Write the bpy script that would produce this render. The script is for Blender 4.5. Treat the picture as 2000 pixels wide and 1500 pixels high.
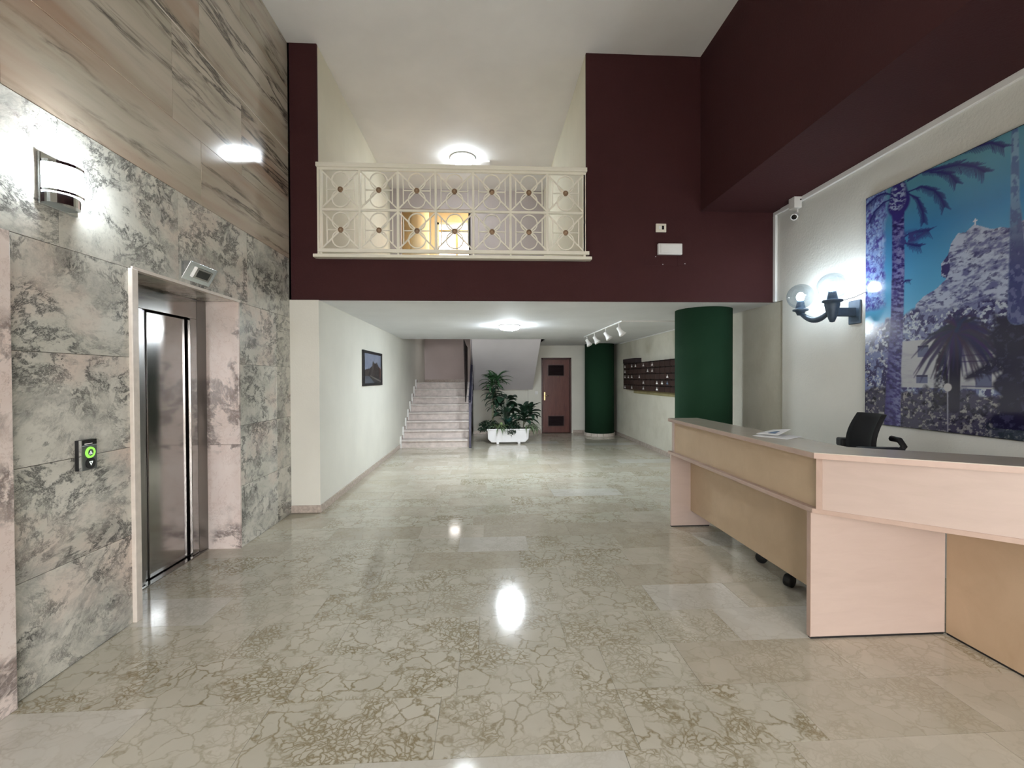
import bpy, bmesh, math, random
import numpy as np
from mathutils import Matrix, Vector

# ------------------------------------------------------------------ camera, world, exposure
scene = bpy.context.scene
COL = scene.collection
for o in list(bpy.data.objects):
    bpy.data.objects.remove(o, do_unlink=True)

FPX = 905.5                                   # focal length in pixels of a 2000 px wide frame
cam_data = bpy.data.cameras.new('camera')
cam_data.sensor_fit = 'HORIZONTAL'
cam_data.sensor_width = 36.0
cam_data.lens = FPX / 2000.0 * 36.0
cam_data.clip_start = 0.05
cam_data.clip_end = 200
cam = bpy.data.objects.new('camera', cam_data)
COL.objects.link(cam)
YAW, PITCH, ROLL = 0.0552, 0.01237, -0.00421
_r = Vector((math.cos(YAW), -math.sin(YAW), 0))
_f = Vector((math.sin(YAW) * math.cos(PITCH), math.cos(YAW) * math.cos(PITCH), -math.sin(PITCH)))
_u = _r.cross(_f)
_r2 = _r * math.cos(ROLL) + _u * math.sin(ROLL)
_u2 = _u * math.cos(ROLL) - _r * math.sin(ROLL)
_m = Matrix((_r2, _u2, -_f)).transposed().to_4x4()
_m.translation = Vector((0, 0, 1.51))
cam.matrix_world = _m
scene.camera = cam

world = bpy.data.worlds.new('sky')
scene.world = world
world.use_nodes = True
wb = world.node_tree.nodes['Background']
wb.inputs['Color'].default_value = (1.0, 0.965, 0.95, 1)
wb.inputs['Strength'].default_value = 8.5

vs = scene.view_settings
vs.view_transform = 'Standard'
vs.look = 'None'
vs.gamma = 1.0
vs.use_curve_mapping = False
vs.exposure = 0.98

cy = scene.cycles
cy.max_bounces = 7; cy.diffuse_bounces = 4; cy.glossy_bounces = 3; cy.transmission_bounces = 2; cy.transparent_max_bounces = 6
cy.caustics_reflective = False; cy.caustics_refractive = False
cy.adaptive_threshold = 0.07
cy.adaptive_min_samples = 16
cy.sample_clamp_indirect = 6.0

# lamp strengths
SCONCE_E, GLOBE_E, DISC_E, UPPER_E = 100.0, 88.0, 160.0, 48.0
LAMP_COL = (0.86, 0.94, 1.0)

def portal(name, loc, rot, sx, sy):
    l = bpy.data.lights.new(name, 'AREA')
    l.shape = 'RECTANGLE'; l.size = sx; l.size_y = sy
    l.cycles.is_portal = True
    o = bpy.data.objects.new(name, l); COL.objects.link(o)
    o.location = loc; o.rotation_euler = rot
portal('entrance_daylight_portal', (0.6, -2.95, 1.3), (math.radians(90), 0, 0), 4.0, 2.6)
portal('upper_window_portal', (-0.6, 10.7, 4.35), (math.radians(-90), 0, 0), 1.0, 1.4)

# ------------------------------------------------------------------ materials
MATS = {}
class NT:
    def __init__(s, name):
        m = bpy.data.materials.new(name); m.use_nodes = True
        s.m = m; s.t = m.node_tree; s.t.nodes.clear()
        s.out = s.n('ShaderNodeOutputMaterial')
        MATS[name] = m
    def n(s, ty, **kw):
        nd = s.t.nodes.new(ty)
        for k, v in kw.items():
            if k.startswith('i_'):
                nd.inputs[k[2:].replace('_', ' ')].default_value = v
            else:
                setattr(nd, k, v)
        return nd
    def l(s, a, b): s.t.links.new(a, b)
    def noise(s, vec, scale, detail=5, rough=0.55, dist=0.0):
        nd = s.n('ShaderNodeTexNoise'); nd.inputs['Scale'].default_value = scale
        nd.inputs['Detail'].default_value = detail; nd.inputs['Roughness'].default_value = rough
        nd.inputs['Distortion'].default_value = dist
        if vec is not None: s.l(vec, nd.inputs['Vector'])
        return nd
    def ramp(s, fac, stops, interp='LINEAR'):
        nd = s.n('ShaderNodeValToRGB'); nd.color_ramp.interpolation = interp
        e = nd.color_ramp.elements
        while len(e) < len(stops): e.new(0.5)
        for i, (p, c) in enumerate(stops):
            e[i].position = p
            e[i].color = (c, c, c, 1) if not isinstance(c, tuple) else (*c, 1)
        s.l(fac, nd.inputs['Fac']); return nd.outputs['Color']
    def mix(s, fac, a, b, mode='MIX'):
        nd = s.n('ShaderNodeMix', data_type='RGBA', blend_type=mode)
        for sock, v in ((nd.inputs[0], fac), (nd.inputs[6], a), (nd.inputs[7], b)):
            if isinstance(v, (int, float)): sock.default_value = v
            elif isinstance(v, tuple): sock.default_value = (*v, 1)
            else: s.l(v, sock)
        return nd.outputs[2]
    def math(s, op, a, b=0.0):
        nd = s.n('ShaderNodeMath', operation=op)
        for sock, v in ((nd.inputs[0], a), (nd.inputs[1], b)):
            if isinstance(v, (int, float)): sock.default_value = v
            else: s.l(v, sock)
        return nd.outputs[0]
    def vmath(s, op, a, b):
        nd = s.n('ShaderNodeVectorMath', operation=op)
        for sock, v in ((nd.inputs[0], a), (nd.inputs[1], b)):
            if isinstance(v, tuple): sock.default_value = v
            else: s.l(v, sock)
        return nd.outputs[0]
    def coord(s, per_object=True, scale=(1, 1, 1), rot=(0, 0, 0)):
        tc = s.n('ShaderNodeTexCoord'); v = tc.outputs['Object']
        if per_object:
            oi = s.n('ShaderNodeObjectInfo')
            cx = s.n('ShaderNodeCombineXYZ')
            s.l(s.math('MULTIPLY', oi.outputs['Random'], 37.0), cx.inputs[0])
            s.l(s.math('MULTIPLY', oi.outputs['Random'], 91.0), cx.inputs[1])
            s.l(s.math('MULTIPLY', oi.outputs['Random'], 53.0), cx.inputs[2])
            v = s.vmath('ADD', v, cx.outputs[0])
        mp = s.n('ShaderNodeMapping'); mp.inputs['Scale'].default_value = scale
        mp.inputs['Rotation'].default_value = rot
        s.l(v, mp.inputs['Vector']); return mp.outputs[0]
    def rand(s): return s.n('ShaderNodeObjectInfo').outputs['Random']
    def bump(s, h, strength, dist=0.01):
        nd = s.n('ShaderNodeBump'); nd.inputs['Strength'].default_value = strength
        nd.inputs['Distance'].default_value = dist
        s.l(h, nd.inputs['Height']); return nd.outputs[0]
    def pbr(s, col, rough=0.5, metal=0.0, normal=None, spec=0.5, **kw):
        b = s.n('ShaderNodeBsdfPrincipled')
        for sock, v in (('Base Color', col), ('Roughness', rough)):
            if isinstance(v, tuple): b.inputs[sock].default_value = (*v, 1)
            elif isinstance(v, (int, float)): b.inputs[sock].default_value = v
            else: s.l(v, b.inputs[sock])
        b.inputs['Metallic'].default_value = metal
        b.inputs['Specular IOR Level'].default_value = spec
        for k, v in kw.items(): b.inputs[k.replace('_', ' ')].default_value = v
        if normal is not None: s.l(normal, b.inputs['Normal'])
        s.l(b.outputs[0], s.out.inputs[0]); return b

def mat_plain(name, col, rough=0.5, metal=0.0, spec=0.5, var=0.06, vscale=6.0, **kw):
    t = NT(name); v = t.coord(False)
    nz = t.noise(v, vscale, 4)
    c = t.mix(t.ramp(nz.outputs['Fac'], [(0.3, 0.0), (0.7, 1.0)]), tuple(x * (1 - var) for x in col), tuple(min(1, x * (1 + var)) for x in col))
    t.pbr(c, rough, metal, spec=spec, **kw)

def mat_plaster(name, col, rough=0.75, bump=0.25, scale=60.0, stain=None, stain_amt=0.0, spec=0.3, var=0.05):
    t = NT(name); v = t.coord(False)
    big = t.noise(v, 1.3, 5)
    c = t.mix(t.ramp(big.outputs['Fac'], [(0.3, 0.0), (0.7, 1.0)]), tuple(x * (1 - var) for x in col), tuple(min(1, x * (1 + var)) for x in col))
    if stain:
        vz = t.coord(False, (1.0, 1.0, 0.9))
        st = t.noise(vz, 1.7, 7, 0.7)
        c = t.mix(t.math('MULTIPLY', t.ramp(st.outputs['Fac'], [(0.45, 0.0), (0.75, 1.0)]), stain_amt), c, stain)
    fine = t.noise(v, scale, 4, 0.6)
    nrm = t.bump(fine.outputs['Fac'], bump, 0.006)
    t.pbr(c, rough, normal=nrm, spec=spec)

def mat_emit(name, col, strength):
    t = NT(name); e = t.n('ShaderNodeEmission')
    e.inputs[0].default_value = (*col, 1); e.inputs[1].default_value = strength
    t.l(e.outputs[0], t.out.inputs[0])

def mat_glass(name, tint=(1, 1, 1), rough=0.03, base=0.03):
    t = NT(name)
    tr = t.n('ShaderNodeBsdfTransparent'); tr.inputs[0].default_value = (*tint, 1)
    gl = t.n('ShaderNodeBsdfGlossy'); gl.inputs['Roughness'].default_value = rough
    lw = t.n('ShaderNodeLayerWeight'); lw.inputs[0].default_value = 0.25
    f = t.math('ADD', t.math('MULTIPLY', lw.outputs['Facing'], 0.35), base)
    mx = t.n('ShaderNodeMixShader'); t.l(f, mx.inputs[0]); t.l(tr.outputs[0], mx.inputs[1]); t.l(gl.outputs[0], mx.inputs[2])
    t.l(mx.outputs[0], t.out.inputs[0])

def mat_floor(name, vein_amt, base_a, base_b, vein=(0.25, 0.20, 0.105), tone=0.18):
    t = NT(name); v = t.coord(True)
    wob = t.noise(v, 3.5, 4, 0.6)
    v2 = t.vmath('ADD', v, t.vmath('MULTIPLY', t.vmath('SUBTRACT', wob.outputs['Color'], (0.5, 0.5, 0.5)), (0.26, 0.26, 0.26)))
    wf = t.noise(v, 22.0, 3, 0.6)
    v2 = t.vmath('ADD', v2, t.vmath('MULTIPLY', t.vmath('SUBTRACT', wf.outputs['Color'], (0.5, 0.5, 0.5)), (0.035, 0.035, 0.035)))
    def vor(scale, feat):
        nd = t.n('ShaderNodeTexVoronoi', feature=feat); nd.inputs['Scale'].default_value = scale
        t.l(v2, nd.inputs['Vector']); return nd
    e1 = t.ramp(vor(9.0, 'DISTANCE_TO_EDGE').outputs['Distance'], [(0.0, 1.0), (0.028, 0.55), (0.075, 0.0)])
    e2 = t.ramp(vor(27.0, 'DISTANCE_TO_EDGE').outputs['Distance'], [(0.0, 1.0), (0.06, 0.65), (0.17, 0.0)])
    msk = t.ramp(t.noise(v, 3.0, 3, 0.6).outputs['Fac'], [(0.47, 0.0), (0.57, 1.0)])
    msk1 = t.ramp(t.noise(v, 4.5, 3, 0.6).outputs['Fac'], [(0.36, 0.15), (0.58, 1.0)])
    veins = t.math('MAXIMUM', t.math('MULTIPLY', e1, msk1), t.math('MULTIPLY', e2, msk))
    cell = vor(9.0, 'F1').outputs['Color']
    sep = t.n('ShaderNodeSeparateColor'); t.l(cell, sep.inputs[0])
    big = t.noise(v, 2.2, 5, 0.6)
    c = t.mix(t.ramp(big.outputs['Fac'], [(0.3, 0.0), (0.7, 1.0)]), base_a, base_b)
    c = t.mix(t.math('MULTIPLY', sep.outputs[0], 0.14), c, (0.30, 0.275, 0.21))
    rnd = t.rand()
    c = t.mix(t.math('MULTIPLY', rnd, tone), c, (0.32, 0.28, 0.19))
    amt = t.math('MULTIPLY', veins, t.math('MULTIPLY', t.math('ADD', t.math('MULTIPLY', t.math('FRACT', t.math('MULTIPLY', rnd, 7.31)), 0.6), 0.55), vein_amt))
    c = t.mix(amt, c, vein)
    smudge = t.noise(t.coord(False), 5.0, 4, 0.6)
    r = t.math('ADD', t.math('MULTIPLY', smudge.outputs['Fac'], 0.06), 0.065)
    t.pbr(c, r, spec=0.5)

def mat_marble_grey(name):
    # grey-green slab with charcoal clouded veins and pink patches
    t = NT(name); v = t.coord(True, (1.0, 1.0, 1.35), (0.45, 0.0, 0.0))
    w = t.noise(v, 2.0, 6, 0.65, 0.6)
    v2 = t.vmath('ADD', v, t.vmath('MULTIPLY', t.vmath('SUBTRACT', w.outputs['Color'], (0.5, 0.5, 0.5)), (0.55, 0.55, 0.55)))
    base = t.mix(t.ramp(w.outputs['Fac'], [(0.32, 0.0), (0.68, 1.0)]), (0.53, 0.525, 0.465), (0.70, 0.685, 0.625))
    pk = t.noise(v, 1.6, 4, 0.55)
    base = t.mix(t.ramp(pk.outputs['Fac'], [(0.52, 0.0), (0.68, 0.65)]), base, (0.72, 0.585, 0.515))
    cl = t.noise(v2, 2.6, 8, 0.68)
    base = t.mix(t.ramp(cl.outputs['Fac'], [(0.50, 0.0), (0.66, 0.62)]), base, (0.22, 0.225, 0.215))
    vn = t.noise(v2, 3.4, 10, 0.7)
    rid = t.math('ABSOLUTE', t.math('SUBTRACT', vn.outputs['Fac'], 0.5))
    msk = t.ramp(t.noise(v, 2.2, 4, 0.6).outputs['Fac'], [(0.38, 0.0), (0.55, 1.0)])
    base = t.mix(t.math('MULTIPLY', t.ramp(rid, [(0.0, 0.95), (0.022, 0.45), (0.06, 0.0)]), msk), base, (0.045, 0.047, 0.05))
    fine = t.noise(v, 28.0, 6, 0.7)
    base = t.mix(t.ramp(fine.outputs['Fac'], [(0.52, 0.0), (0.72, 0.35)]), base, (0.20, 0.20, 0.19))
    t.pbr(base, 0.16, spec=0.5)

def mat_marble_streak(name):
    # upper slabs: warm beige with long dark diagonal streaks
    t = NT(name); v = t.coord(True, (1.0, 0.30, 2.6), (0.16, 0.0, 0.0))
    w = t.noise(v, 1.2, 5, 0.6, 0.3)
    base = t.mix(t.ramp(w.outputs['Fac'], [(0.34, 0.0), (0.66, 1.0)]), (0.46, 0.42, 0.335), (0.60, 0.54, 0.465))
    pk = t.noise(v, 0.9, 4, 0.5)
    base = t.mix(t.ramp(pk.outputs['Fac'], [(0.50, 0.0), (0.68, 0.8)]), base, (0.38, 0.24, 0.165))
    vn = t.noise(v, 2.3, 9, 0.62, 0.4)
    rid = t.math('ABSOLUTE', t.math('SUBTRACT', vn.outputs['Fac'], 0.5))
    msk = t.ramp(t.noise(v, 1.1, 4, 0.6).outputs['Fac'], [(0.45, 0.0), (0.56, 1.0)])
    base = t.mix(t.math('MULTIPLY', t.ramp(rid, [(0.0, 0.95), (0.018, 0.5), (0.05, 0.0)]), msk), base, (0.05, 0.045, 0.04))
    soft = t.noise(v, 5.5, 6, 0.6)
    base = t.mix(t.ramp(soft.outputs['Fac'], [(0.52, 0.0), (0.75, 0.3)]), base, (0.24, 0.20, 0.15))
    t.pbr(base, 0.12, spec=0.5)

def mat_marble_pink(name):
    t = NT(name); v = t.coord(True, (1, 1, 1))
    w = t.noise(v, 1.8, 6, 0.65, 0.5)
    v2 = t.vmath('ADD', v, t.vmath('MULTIPLY', t.vmath('SUBTRACT', w.outputs['Color'], (0.5, 0.5, 0.5)), (0.5, 0.5, 0.5)))
    base = t.mix(t.ramp(w.outputs['Fac'], [(0.35, 0.0), (0.65, 1.0)]), (0.72, 0.60, 0.555), (0.79, 0.71, 0.67))
    vn = t.noise(v2, 2.1, 8, 0.66)
    rid = t.math('ABSOLUTE', t.math('SUBTRACT', vn.outputs['Fac'], 0.52))
    msk = t.ramp(t.noise(v, 1.9, 3, 0.5).outputs['Fac'], [(0.45, 0.0), (0.53, 1.0)])
    base = t.mix(t.math('MULTIPLY', t.ramp(rid, [(0.0, 0.85), (0.03, 0.55), (0.06, 0.0)]), msk), base, (0.13, 0.105, 0.10))
    hl = t.noise(v2, 5.0, 8, 0.7)
    rid2 = t.math('ABSOLUTE', t.math('SUBTRACT', hl.outputs['Fac'], 0.5))
    base = t.mix(t.ramp(rid2, [(0.0, 0.35), (0.012, 0.0)]), base, (0.30, 0.16, 0.11))
    t.pbr(base, 0.14, spec=0.5)

def mat_wood(name, a, b, scale=(1, 1, 1), rough=0.4, grain=14.0):
    t = NT(name); v = t.coord(True, scale)
    n1 = t.noise(v, grain, 6, 0.6, 0.8)
    n2 = t.noise(v, 2.0, 3, 0.5)
    f = t.math('ADD', t.math('MULTIPLY', n1.outputs['Fac'], 0.7), t.math('MULTIPLY', n2.outputs['Fac'], 0.3))
    t.pbr(t.mix(t.ramp(f, [(0.35, 0.0), (0.65, 1.0)]), a, b), rough, spec=0.4)

def mat_steel(name, col=(0.42, 0.41, 0.40), rough=0.24):
    t = NT(name); v = t.coord(True, (40, 40, 0.6))
    n = t.noise(v, 6.0, 4, 0.6)
    c = t.mix(n.outputs['Fac'], tuple(x * 0.97 for x in col), col)
    r = t.math('ADD', t.math('MULTIPLY', n.outputs['Fac'], 0.015), rough)
    t.pbr(c, r, 1.0)

def mat_vcol(name, rough=0.25, spec=0.5):
    t = NT(name); a = t.n('ShaderNodeVertexColor', layer_name='print')
    t.pbr(a.outputs[0], rough, spec=spec)

mat_floor('marble_floor_breccia', 0.85, (0.54, 0.515, 0.425), (0.64, 0.61, 0.52), tone=0.12)
mat_floor('marble_floor_plain', 0.34, (0.55, 0.51, 0.42), (0.64, 0.595, 0.505), tone=0.35)
mat_floor('marble_floor_pale', 0.25, (0.59, 0.57, 0.505), (0.65, 0.63, 0.57), tone=0.0)
mat_marble_grey('marble_grey'); mat_marble_streak('marble_streak'); mat_marble_pink('marble_pink')
mat_plain('mortar', (0.42, 0.39, 0.31), 0.8)
mat_plain('marble_edge', (0.66, 0.60, 0.54), 0.3, var=0.08, vscale=18)
mat_plaster('cream_paint', (0.72, 0.71, 0.645))
mat_plaster('cream_paint_worn', (0.62, 0.60, 0.515), stain=(0.36, 0.33, 0.25), stain_amt=0.4, bump=0.35)
mat_plaster('gallery_cream', (0.64, 0.61, 0.49), bump=0.1)
mat_plaster('rough_wall', (0.69, 0.69, 0.645), bump=0.5, scale=45)
mat_plaster('white_ceiling', (0.76, 0.78, 0.81), bump=0.5, scale=38)
mat_plaster('hall_ceiling', (0.80, 0.80, 0.79), bump=0.12, scale=50)
mat_plaster('brown_paint', (0.055, 0.020, 0.021), bump=0.55, scale=55, rough=0.8, spec=0.15)
mat_plaster('green_paint', (0.014, 0.044, 0.023), bump=0.3, scale=60, rough=0.85, spec=0.12)
mat_plaster('lilac_paint', (0.40, 0.35, 0.335), bump=0.15)
mat_plaster('mauve_paint', (0.60, 0.53, 0.52), bump=0.15)
mat_plaster('soffit_paint', (0.66, 0.63, 0.66), bump=0.2)
mat_plaster('yellow_paint', (0.82, 0.68, 0.44), bump=0.1)
mat_plain('skirting_marble', (0.47, 0.40, 0.35), 0.25, var=0.22, vscale=30)
mat_plain('stair_marble', (0.60, 0.53, 0.50), 0.3, var=0.18, vscale=9)
mat_plain('stair_tread', (0.66, 0.61, 0.585), 0.25, var=0.12, vscale=9)  # lighter than the risers, step shading put into the colour
mat_plain('ivory_metal', (0.84, 0.81, 0.70), 0.35, var=0.02)
mat_plain('rosette_bronze', (0.27, 0.17, 0.10), 0.4, 0.4)
mat_plain('rosette_core', (0.42, 0.30, 0.20), 0.4, 0.3)
mat_plain('white_plastic', (0.80, 0.80, 0.79), 0.35, var=0.02)
mat_plain('ivory_plastic', (0.76, 0.73, 0.63), 0.35, var=0.02)
mat_plain('planter_white', (0.80, 0.80, 0.82), 0.4, var=0.03)
mat_plain('black_plastic', (0.008, 0.008, 0.009), 0.45, var=0.1)
mat_plain('black_fabric', (0.006, 0.006, 0.007), 0.85, var=0.2, vscale=60)
mat_plain('dark_screen', (0.006, 0.006, 0.007), 0.12)
mat_plain('dark_void', (0.012, 0.010, 0.010), 0.8)
mat_plain('blue_black_metal', (0.022, 0.022, 0.050), 0.35, 0.2)
mat_plain('stair_brown_panel', (0.022, 0.012, 0.014), 0.5)
mat_plain('lamp_bracket', (0.055, 0.085, 0.125), 0.45, 0.2, vscale=25, var=0.15)
mat_plain('mailbox_wood', (0.034, 0.015, 0.012), 0.4, var=0.25, vscale=14)
mat_plain('mailbox_slot', (0.004, 0.003, 0.003), 0.8)
mat_plain('tag_paper', (0.82, 0.82, 0.82), 0.7)
mat_plain('tag_blue', (0.13, 0.20, 0.31), 0.7)
mat_plain('olive_strip', (0.30, 0.26, 0.13), 0.7, var=0.15)
mat_plain('brass', (0.80, 0.62, 0.33), 0.25, 1.0, var=0.02)
mat_plain('chrome', (0.62, 0.64, 0.66), 0.10, 1.0, var=0.02)
mat_plain('panel_grey', (0.12, 0.13, 0.13), 0.4, 0.3)
mat_plain('soil', (0.03, 0.022, 0.015), 0.9)
mat_plain('bark', (0.13, 0.13, 0.085), 0.8, var=0.3, vscale=40)
mat_plain('leaf_green', (0.045, 0.12, 0.05), 0.4, var=0.35, vscale=8)
mat_plain('leaf_dark', (0.022, 0.055, 0.032), 0.4, var=0.35, vscale=8)
mat_plain('leaf_teal', (0.025, 0.085, 0.075), 0.4, var=0.3, vscale=8)
mat_plain('leaf_pale', (0.25, 0.33, 0.15), 0.45, var=0.3, vscale=14)
mat_plain('leaf_strap', (0.13, 0.19, 0.10), 0.45, var=0.4, vscale=14)
mat_plain('pavement', (0.40, 0.38, 0.35), 0.9)
mat_plain('pink_facade', (0.72, 0.52, 0.46), 0.85)
mat_plain('window_wood', (0.72, 0.52, 0.22), 0.5)
mat_plain('black_rubber', (0.01, 0.01, 0.01), 0.6)
mat_wood('beech_laminate', (0.455, 0.36, 0.31), (0.49, 0.39, 0.34), (1, 1, 5), 0.38, 4.0)
mat_wood('beech_edge', (0.41, 0.295, 0.24), (0.47, 0.345, 0.285), (1, 1, 1), 0.38, 8.0)
mat_wood('beech_panel', (0.47, 0.345, 0.225), (0.53, 0.395, 0.265), (1, 1, 1), 0.42, 5.0)
mat_wood('counter_top_laminate', (0.46, 0.40, 0.335), (0.50, 0.44, 0.37), (1, 1, 1), 0.22, 5.0)
mat_wood('mahogany', (0.095, 0.027, 0.022), (0.15, 0.048, 0.036), (6, 6, 0.6), 0.35, 5.0)
mat_wood('mahogany_frame', (0.055, 0.018, 0.016), (0.075, 0.026, 0.022), (6, 6, 0.6), 0.35, 5.0)
mat_steel('brushed_steel', (0.38, 0.37, 0.36), 0.12); mat_steel('brushed_steel_dark', (0.30, 0.29, 0.28), 0.28); mat_steel('display_steel', (0.55, 0.58, 0.60), 0.18)
mat_emit('sconce_glow', LAMP_COL, SCONCE_E)
mat_emit('globe_bulb', LAMP_COL, GLOBE_E)
mat_emit('disc_glow', LAMP_COL, DISC_E)
mat_emit('upper_glow', LAMP_COL, UPPER_E)
mat_emit('warm_fill_glow', (1.0, 0.83, 0.60), 60.0)
mat_emit('stair_fill_glow', (1.0, 0.93, 0.88), 9.0)
mat_emit('button_green', (0.30, 0.85, 0.10), 0.75)
mat_emit('arrow_white', (0.8, 0.9, 0.8), 0.8)
mat_glass('globe_glass', (0.80, 0.84, 0.87), 0.03, 0.04); mat_glass('window_glass')
mat_vcol('mural_print', 0.16, 0.5); mat_vcol('picture_print', 0.3, 0.4)

# ------------------------------------------------------------------ mesh helpers
class MB:
    def __init__(s): s.v = []; s.f = []; s.sm = []
    def add(s, vs, fs, smooth=False):
        b = len(s.v); s.v += [tuple(p) for p in vs]
        s.f += [tuple(i + b for i in f) for f in fs]; s.sm += [smooth] * len(fs); return s
    def box(s, x0, x1, y0, y1, z0, z1):
        return s.add([(x0, y0, z0), (x1, y0, z0), (x1, y1, z0), (x0, y1, z0), (x0, y0, z1), (x1, y0, z1), (x1, y1, z1), (x0, y1, z1)],
                     [(0, 3, 2, 1), (4, 5, 6, 7), (0, 1, 5, 4), (1, 2, 6, 5), (2, 3, 7, 6), (3, 0, 4, 7)])
    def prism(s, poly, a, b, axis):
        """extrude a 2-D polygon along an axis ('x': poly=(y,z), 'y': poly=(x,z), 'z': poly=(x,y))"""
        def p3(p, t):
            return (t, p[0], p[1]) if axis == 'x' else (p[0], t, p[1]) if axis == 'y' else (p[0], p[1], t)
        n = len(poly)
        return s.add([p3(p, a) for p in poly] + [p3(p, b) for p in poly],
                     [tuple(range(n - 1, -1, -1)), tuple(range(n, 2 * n))] + [(i, (i + 1) % n, n + (i + 1) % n, n + i) for i in range(n)])
    def tube(s, path, r, n=8, cap=True, smooth=True):
        P = [Vector(p) for p in path]; R = r if isinstance(r, (list, tuple)) else [r] * len(P)
        rings = []; up = None
        for i, p in enumerate(P):
            d = (P[min(i + 1, len(P) - 1)] - P[max(i - 1, 0)]).normalized()
            if up is None: up = Vector((0, 0, 1)) if abs(d.z) < 0.9 else Vector((1, 0, 0))
            a = d.cross(up).normalized(); c = a.cross(d).normalized(); up = c
            rings.append([p + (a * math.cos(2 * math.pi * k / n) + c * math.sin(2 * math.pi * k / n)) * R[i] for k in range(n)])
        vs = [q for rg in rings for q in rg]
        fs = [(i * n + k, i * n + (k + 1) % n, (i + 1) * n + (k + 1) % n, (i + 1) * n + k) for i in range(len(P) - 1) for k in range(n)]
        s.add(vs, fs, smooth)
        if cap:
            s.add(rings[0], [tuple(range(n - 1, -1, -1))]); s.add(rings[-1], [tuple(range(n))])
        return s
    def lathe(s, prof, c, d=(0, 0, 1), n=24, smooth=True, a0=0.0, a1=2 * math.pi):
        """prof = [(radius, height along d)]"""
        d = Vector(d).normalized(); c = Vector(c)
        a = d.orthogonal().normalized() if abs(d.z) < 0.99 else Vector((1, 0, 0)); b = d.cross(a)
        full = abs(a1 - a0 - 2 * math.pi) < 1e-6; m = n if full else n + 1
        vs = [c + d * h + (a * math.cos(a0 + (a1 - a0) * k / n) + b * math.sin(a0 + (a1 - a0) * k / n)) * r for r, h in prof for k in range(m)]
        fs = [(i * m + k, i * m + (k + 1) % m, (i + 1) * m + (k + 1) % m, (i + 1) * m + k) for i in range(len(prof) - 1) for k in range(n)]
        return s.add(vs, fs, smooth)
    def sphere(s, c, r, n=24, m=14):
        if not isinstance(r, tuple): r = (r, r, r)
        vs = [(c[0], c[1], c[2] + r[2])]
        for i in range(1, m):
            t = math.pi * i / m
            vs += [(c[0] + r[0] * math.sin(t) * math.cos(2 * math.pi * k / n), c[1] + r[1] * math.sin(t) * math.sin(2 * math.pi * k / n), c[2] + r[2] * math.cos(t)) for k in range(n)]
        vs.append((c[0], c[1], c[2] - r[2])); L = len(vs) - 1
        fs = [(0, 1 + k, 1 + (k + 1) % n) for k in range(n)]
        fs += [(1 + i * n + k, 1 + (i + 1) * n + k, 1 + (i + 1) * n + (k + 1) % n, 1 + i * n + (k + 1) % n) for i in range(m - 2) for k in range(n)]
        fs += [(L, 1 + (m - 2) * n + (k + 1) % n, 1 + (m - 2) * n + k) for k in range(n)]
        return s.add(vs, fs, True)
    def mesh(s, name):
        me = bpy.data.meshes.new(name); me.from_pydata(s.v, [], s.f)
        me.polygons.foreach_set('use_smooth', s.sm); me.update()
        return me
    def build(s, name, mat, parent=None, bevel=0.0, recalc=True, seg=2):
        me = s.mesh(name)
        if recalc:
            bm = bmesh.new(); bm.from_mesh(me); bmesh.ops.remove_doubles(bm, verts=bm.verts, dist=1e-6)
            bmesh.ops.recalc_face_normals(bm, faces=bm.faces); bm.to_mesh(me); bm.free()
        me.materials.append(MATS[mat])
        return link(me, name, parent, bevel, seg)

def link(me, name, parent=None, bevel=0.0, seg=2, loc=None):
    o = bpy.data.objects.new(name, me); COL.objects.link(o)
    if loc is not None: o.location = loc
    if parent is not None:
        o.parent = parent
        if parent.type == 'EMPTY' or True:
            o.matrix_parent_inverse = Matrix.Translation(-origin(parent))
    if bevel:
        b = o.modifiers.new('bevel', 'BEVEL'); b.width = bevel; b.segments = seg; b.limit_method = 'ANGLE'
    return o
def origin(o):
    """world position of an object's origin (all parents are only translated)"""
    p = Vector(o.location)
    if o.parent is not None:
        p = origin(o.parent) + o.matrix_parent_inverse.translation + p
    return p
def tag(o, label, cat, group=None, kind=None):
    o['label'] = label; o['category'] = cat
    if group: o['group'] = group
    if kind: o['kind'] = kind
    return o
def struct(o, label, cat): return tag(o, label, cat, kind='structure')
def thing(name, loc, label, cat, group=None):
    o = bpy.data.objects.new(name, None); COL.objects.link(o); o.location = loc
    o.empty_display_size = 0.1
    return tag(o, label, cat, group)
def box(name, mat, x0, x1, y0, y1, z0, z1, parent=None, bevel=0.0):
    return MB().box(x0, x1, y0, y1, z0, z1).build(name, mat, parent, bevel)

# ------------------------------------------------------------------ principal dimensions (metres)
XM, XL, XR, XR2 = -2.20, -1.88, 3.43, 3.46      # marble wall, corridor wall, right wall, right wall under the slab
YB = 5.34                                       # brown wall plane
ZS, ZF, ZC = 2.40, 2.86, 5.26                   # slab underside, gallery floor, hall ceiling
XBOX, ZBOX = 2.52, 3.46                         # dropped beam over the desk
XO = 1.165                                      # right side of the gallery opening
YG = 9.3                                        # back wall of the gallery
YD = 12.60                                      # back wall with the door
YE = 10.55                                      # end of the slab over the stairs
YF = -3.0                                       # entrance wall behind the camera

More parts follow.
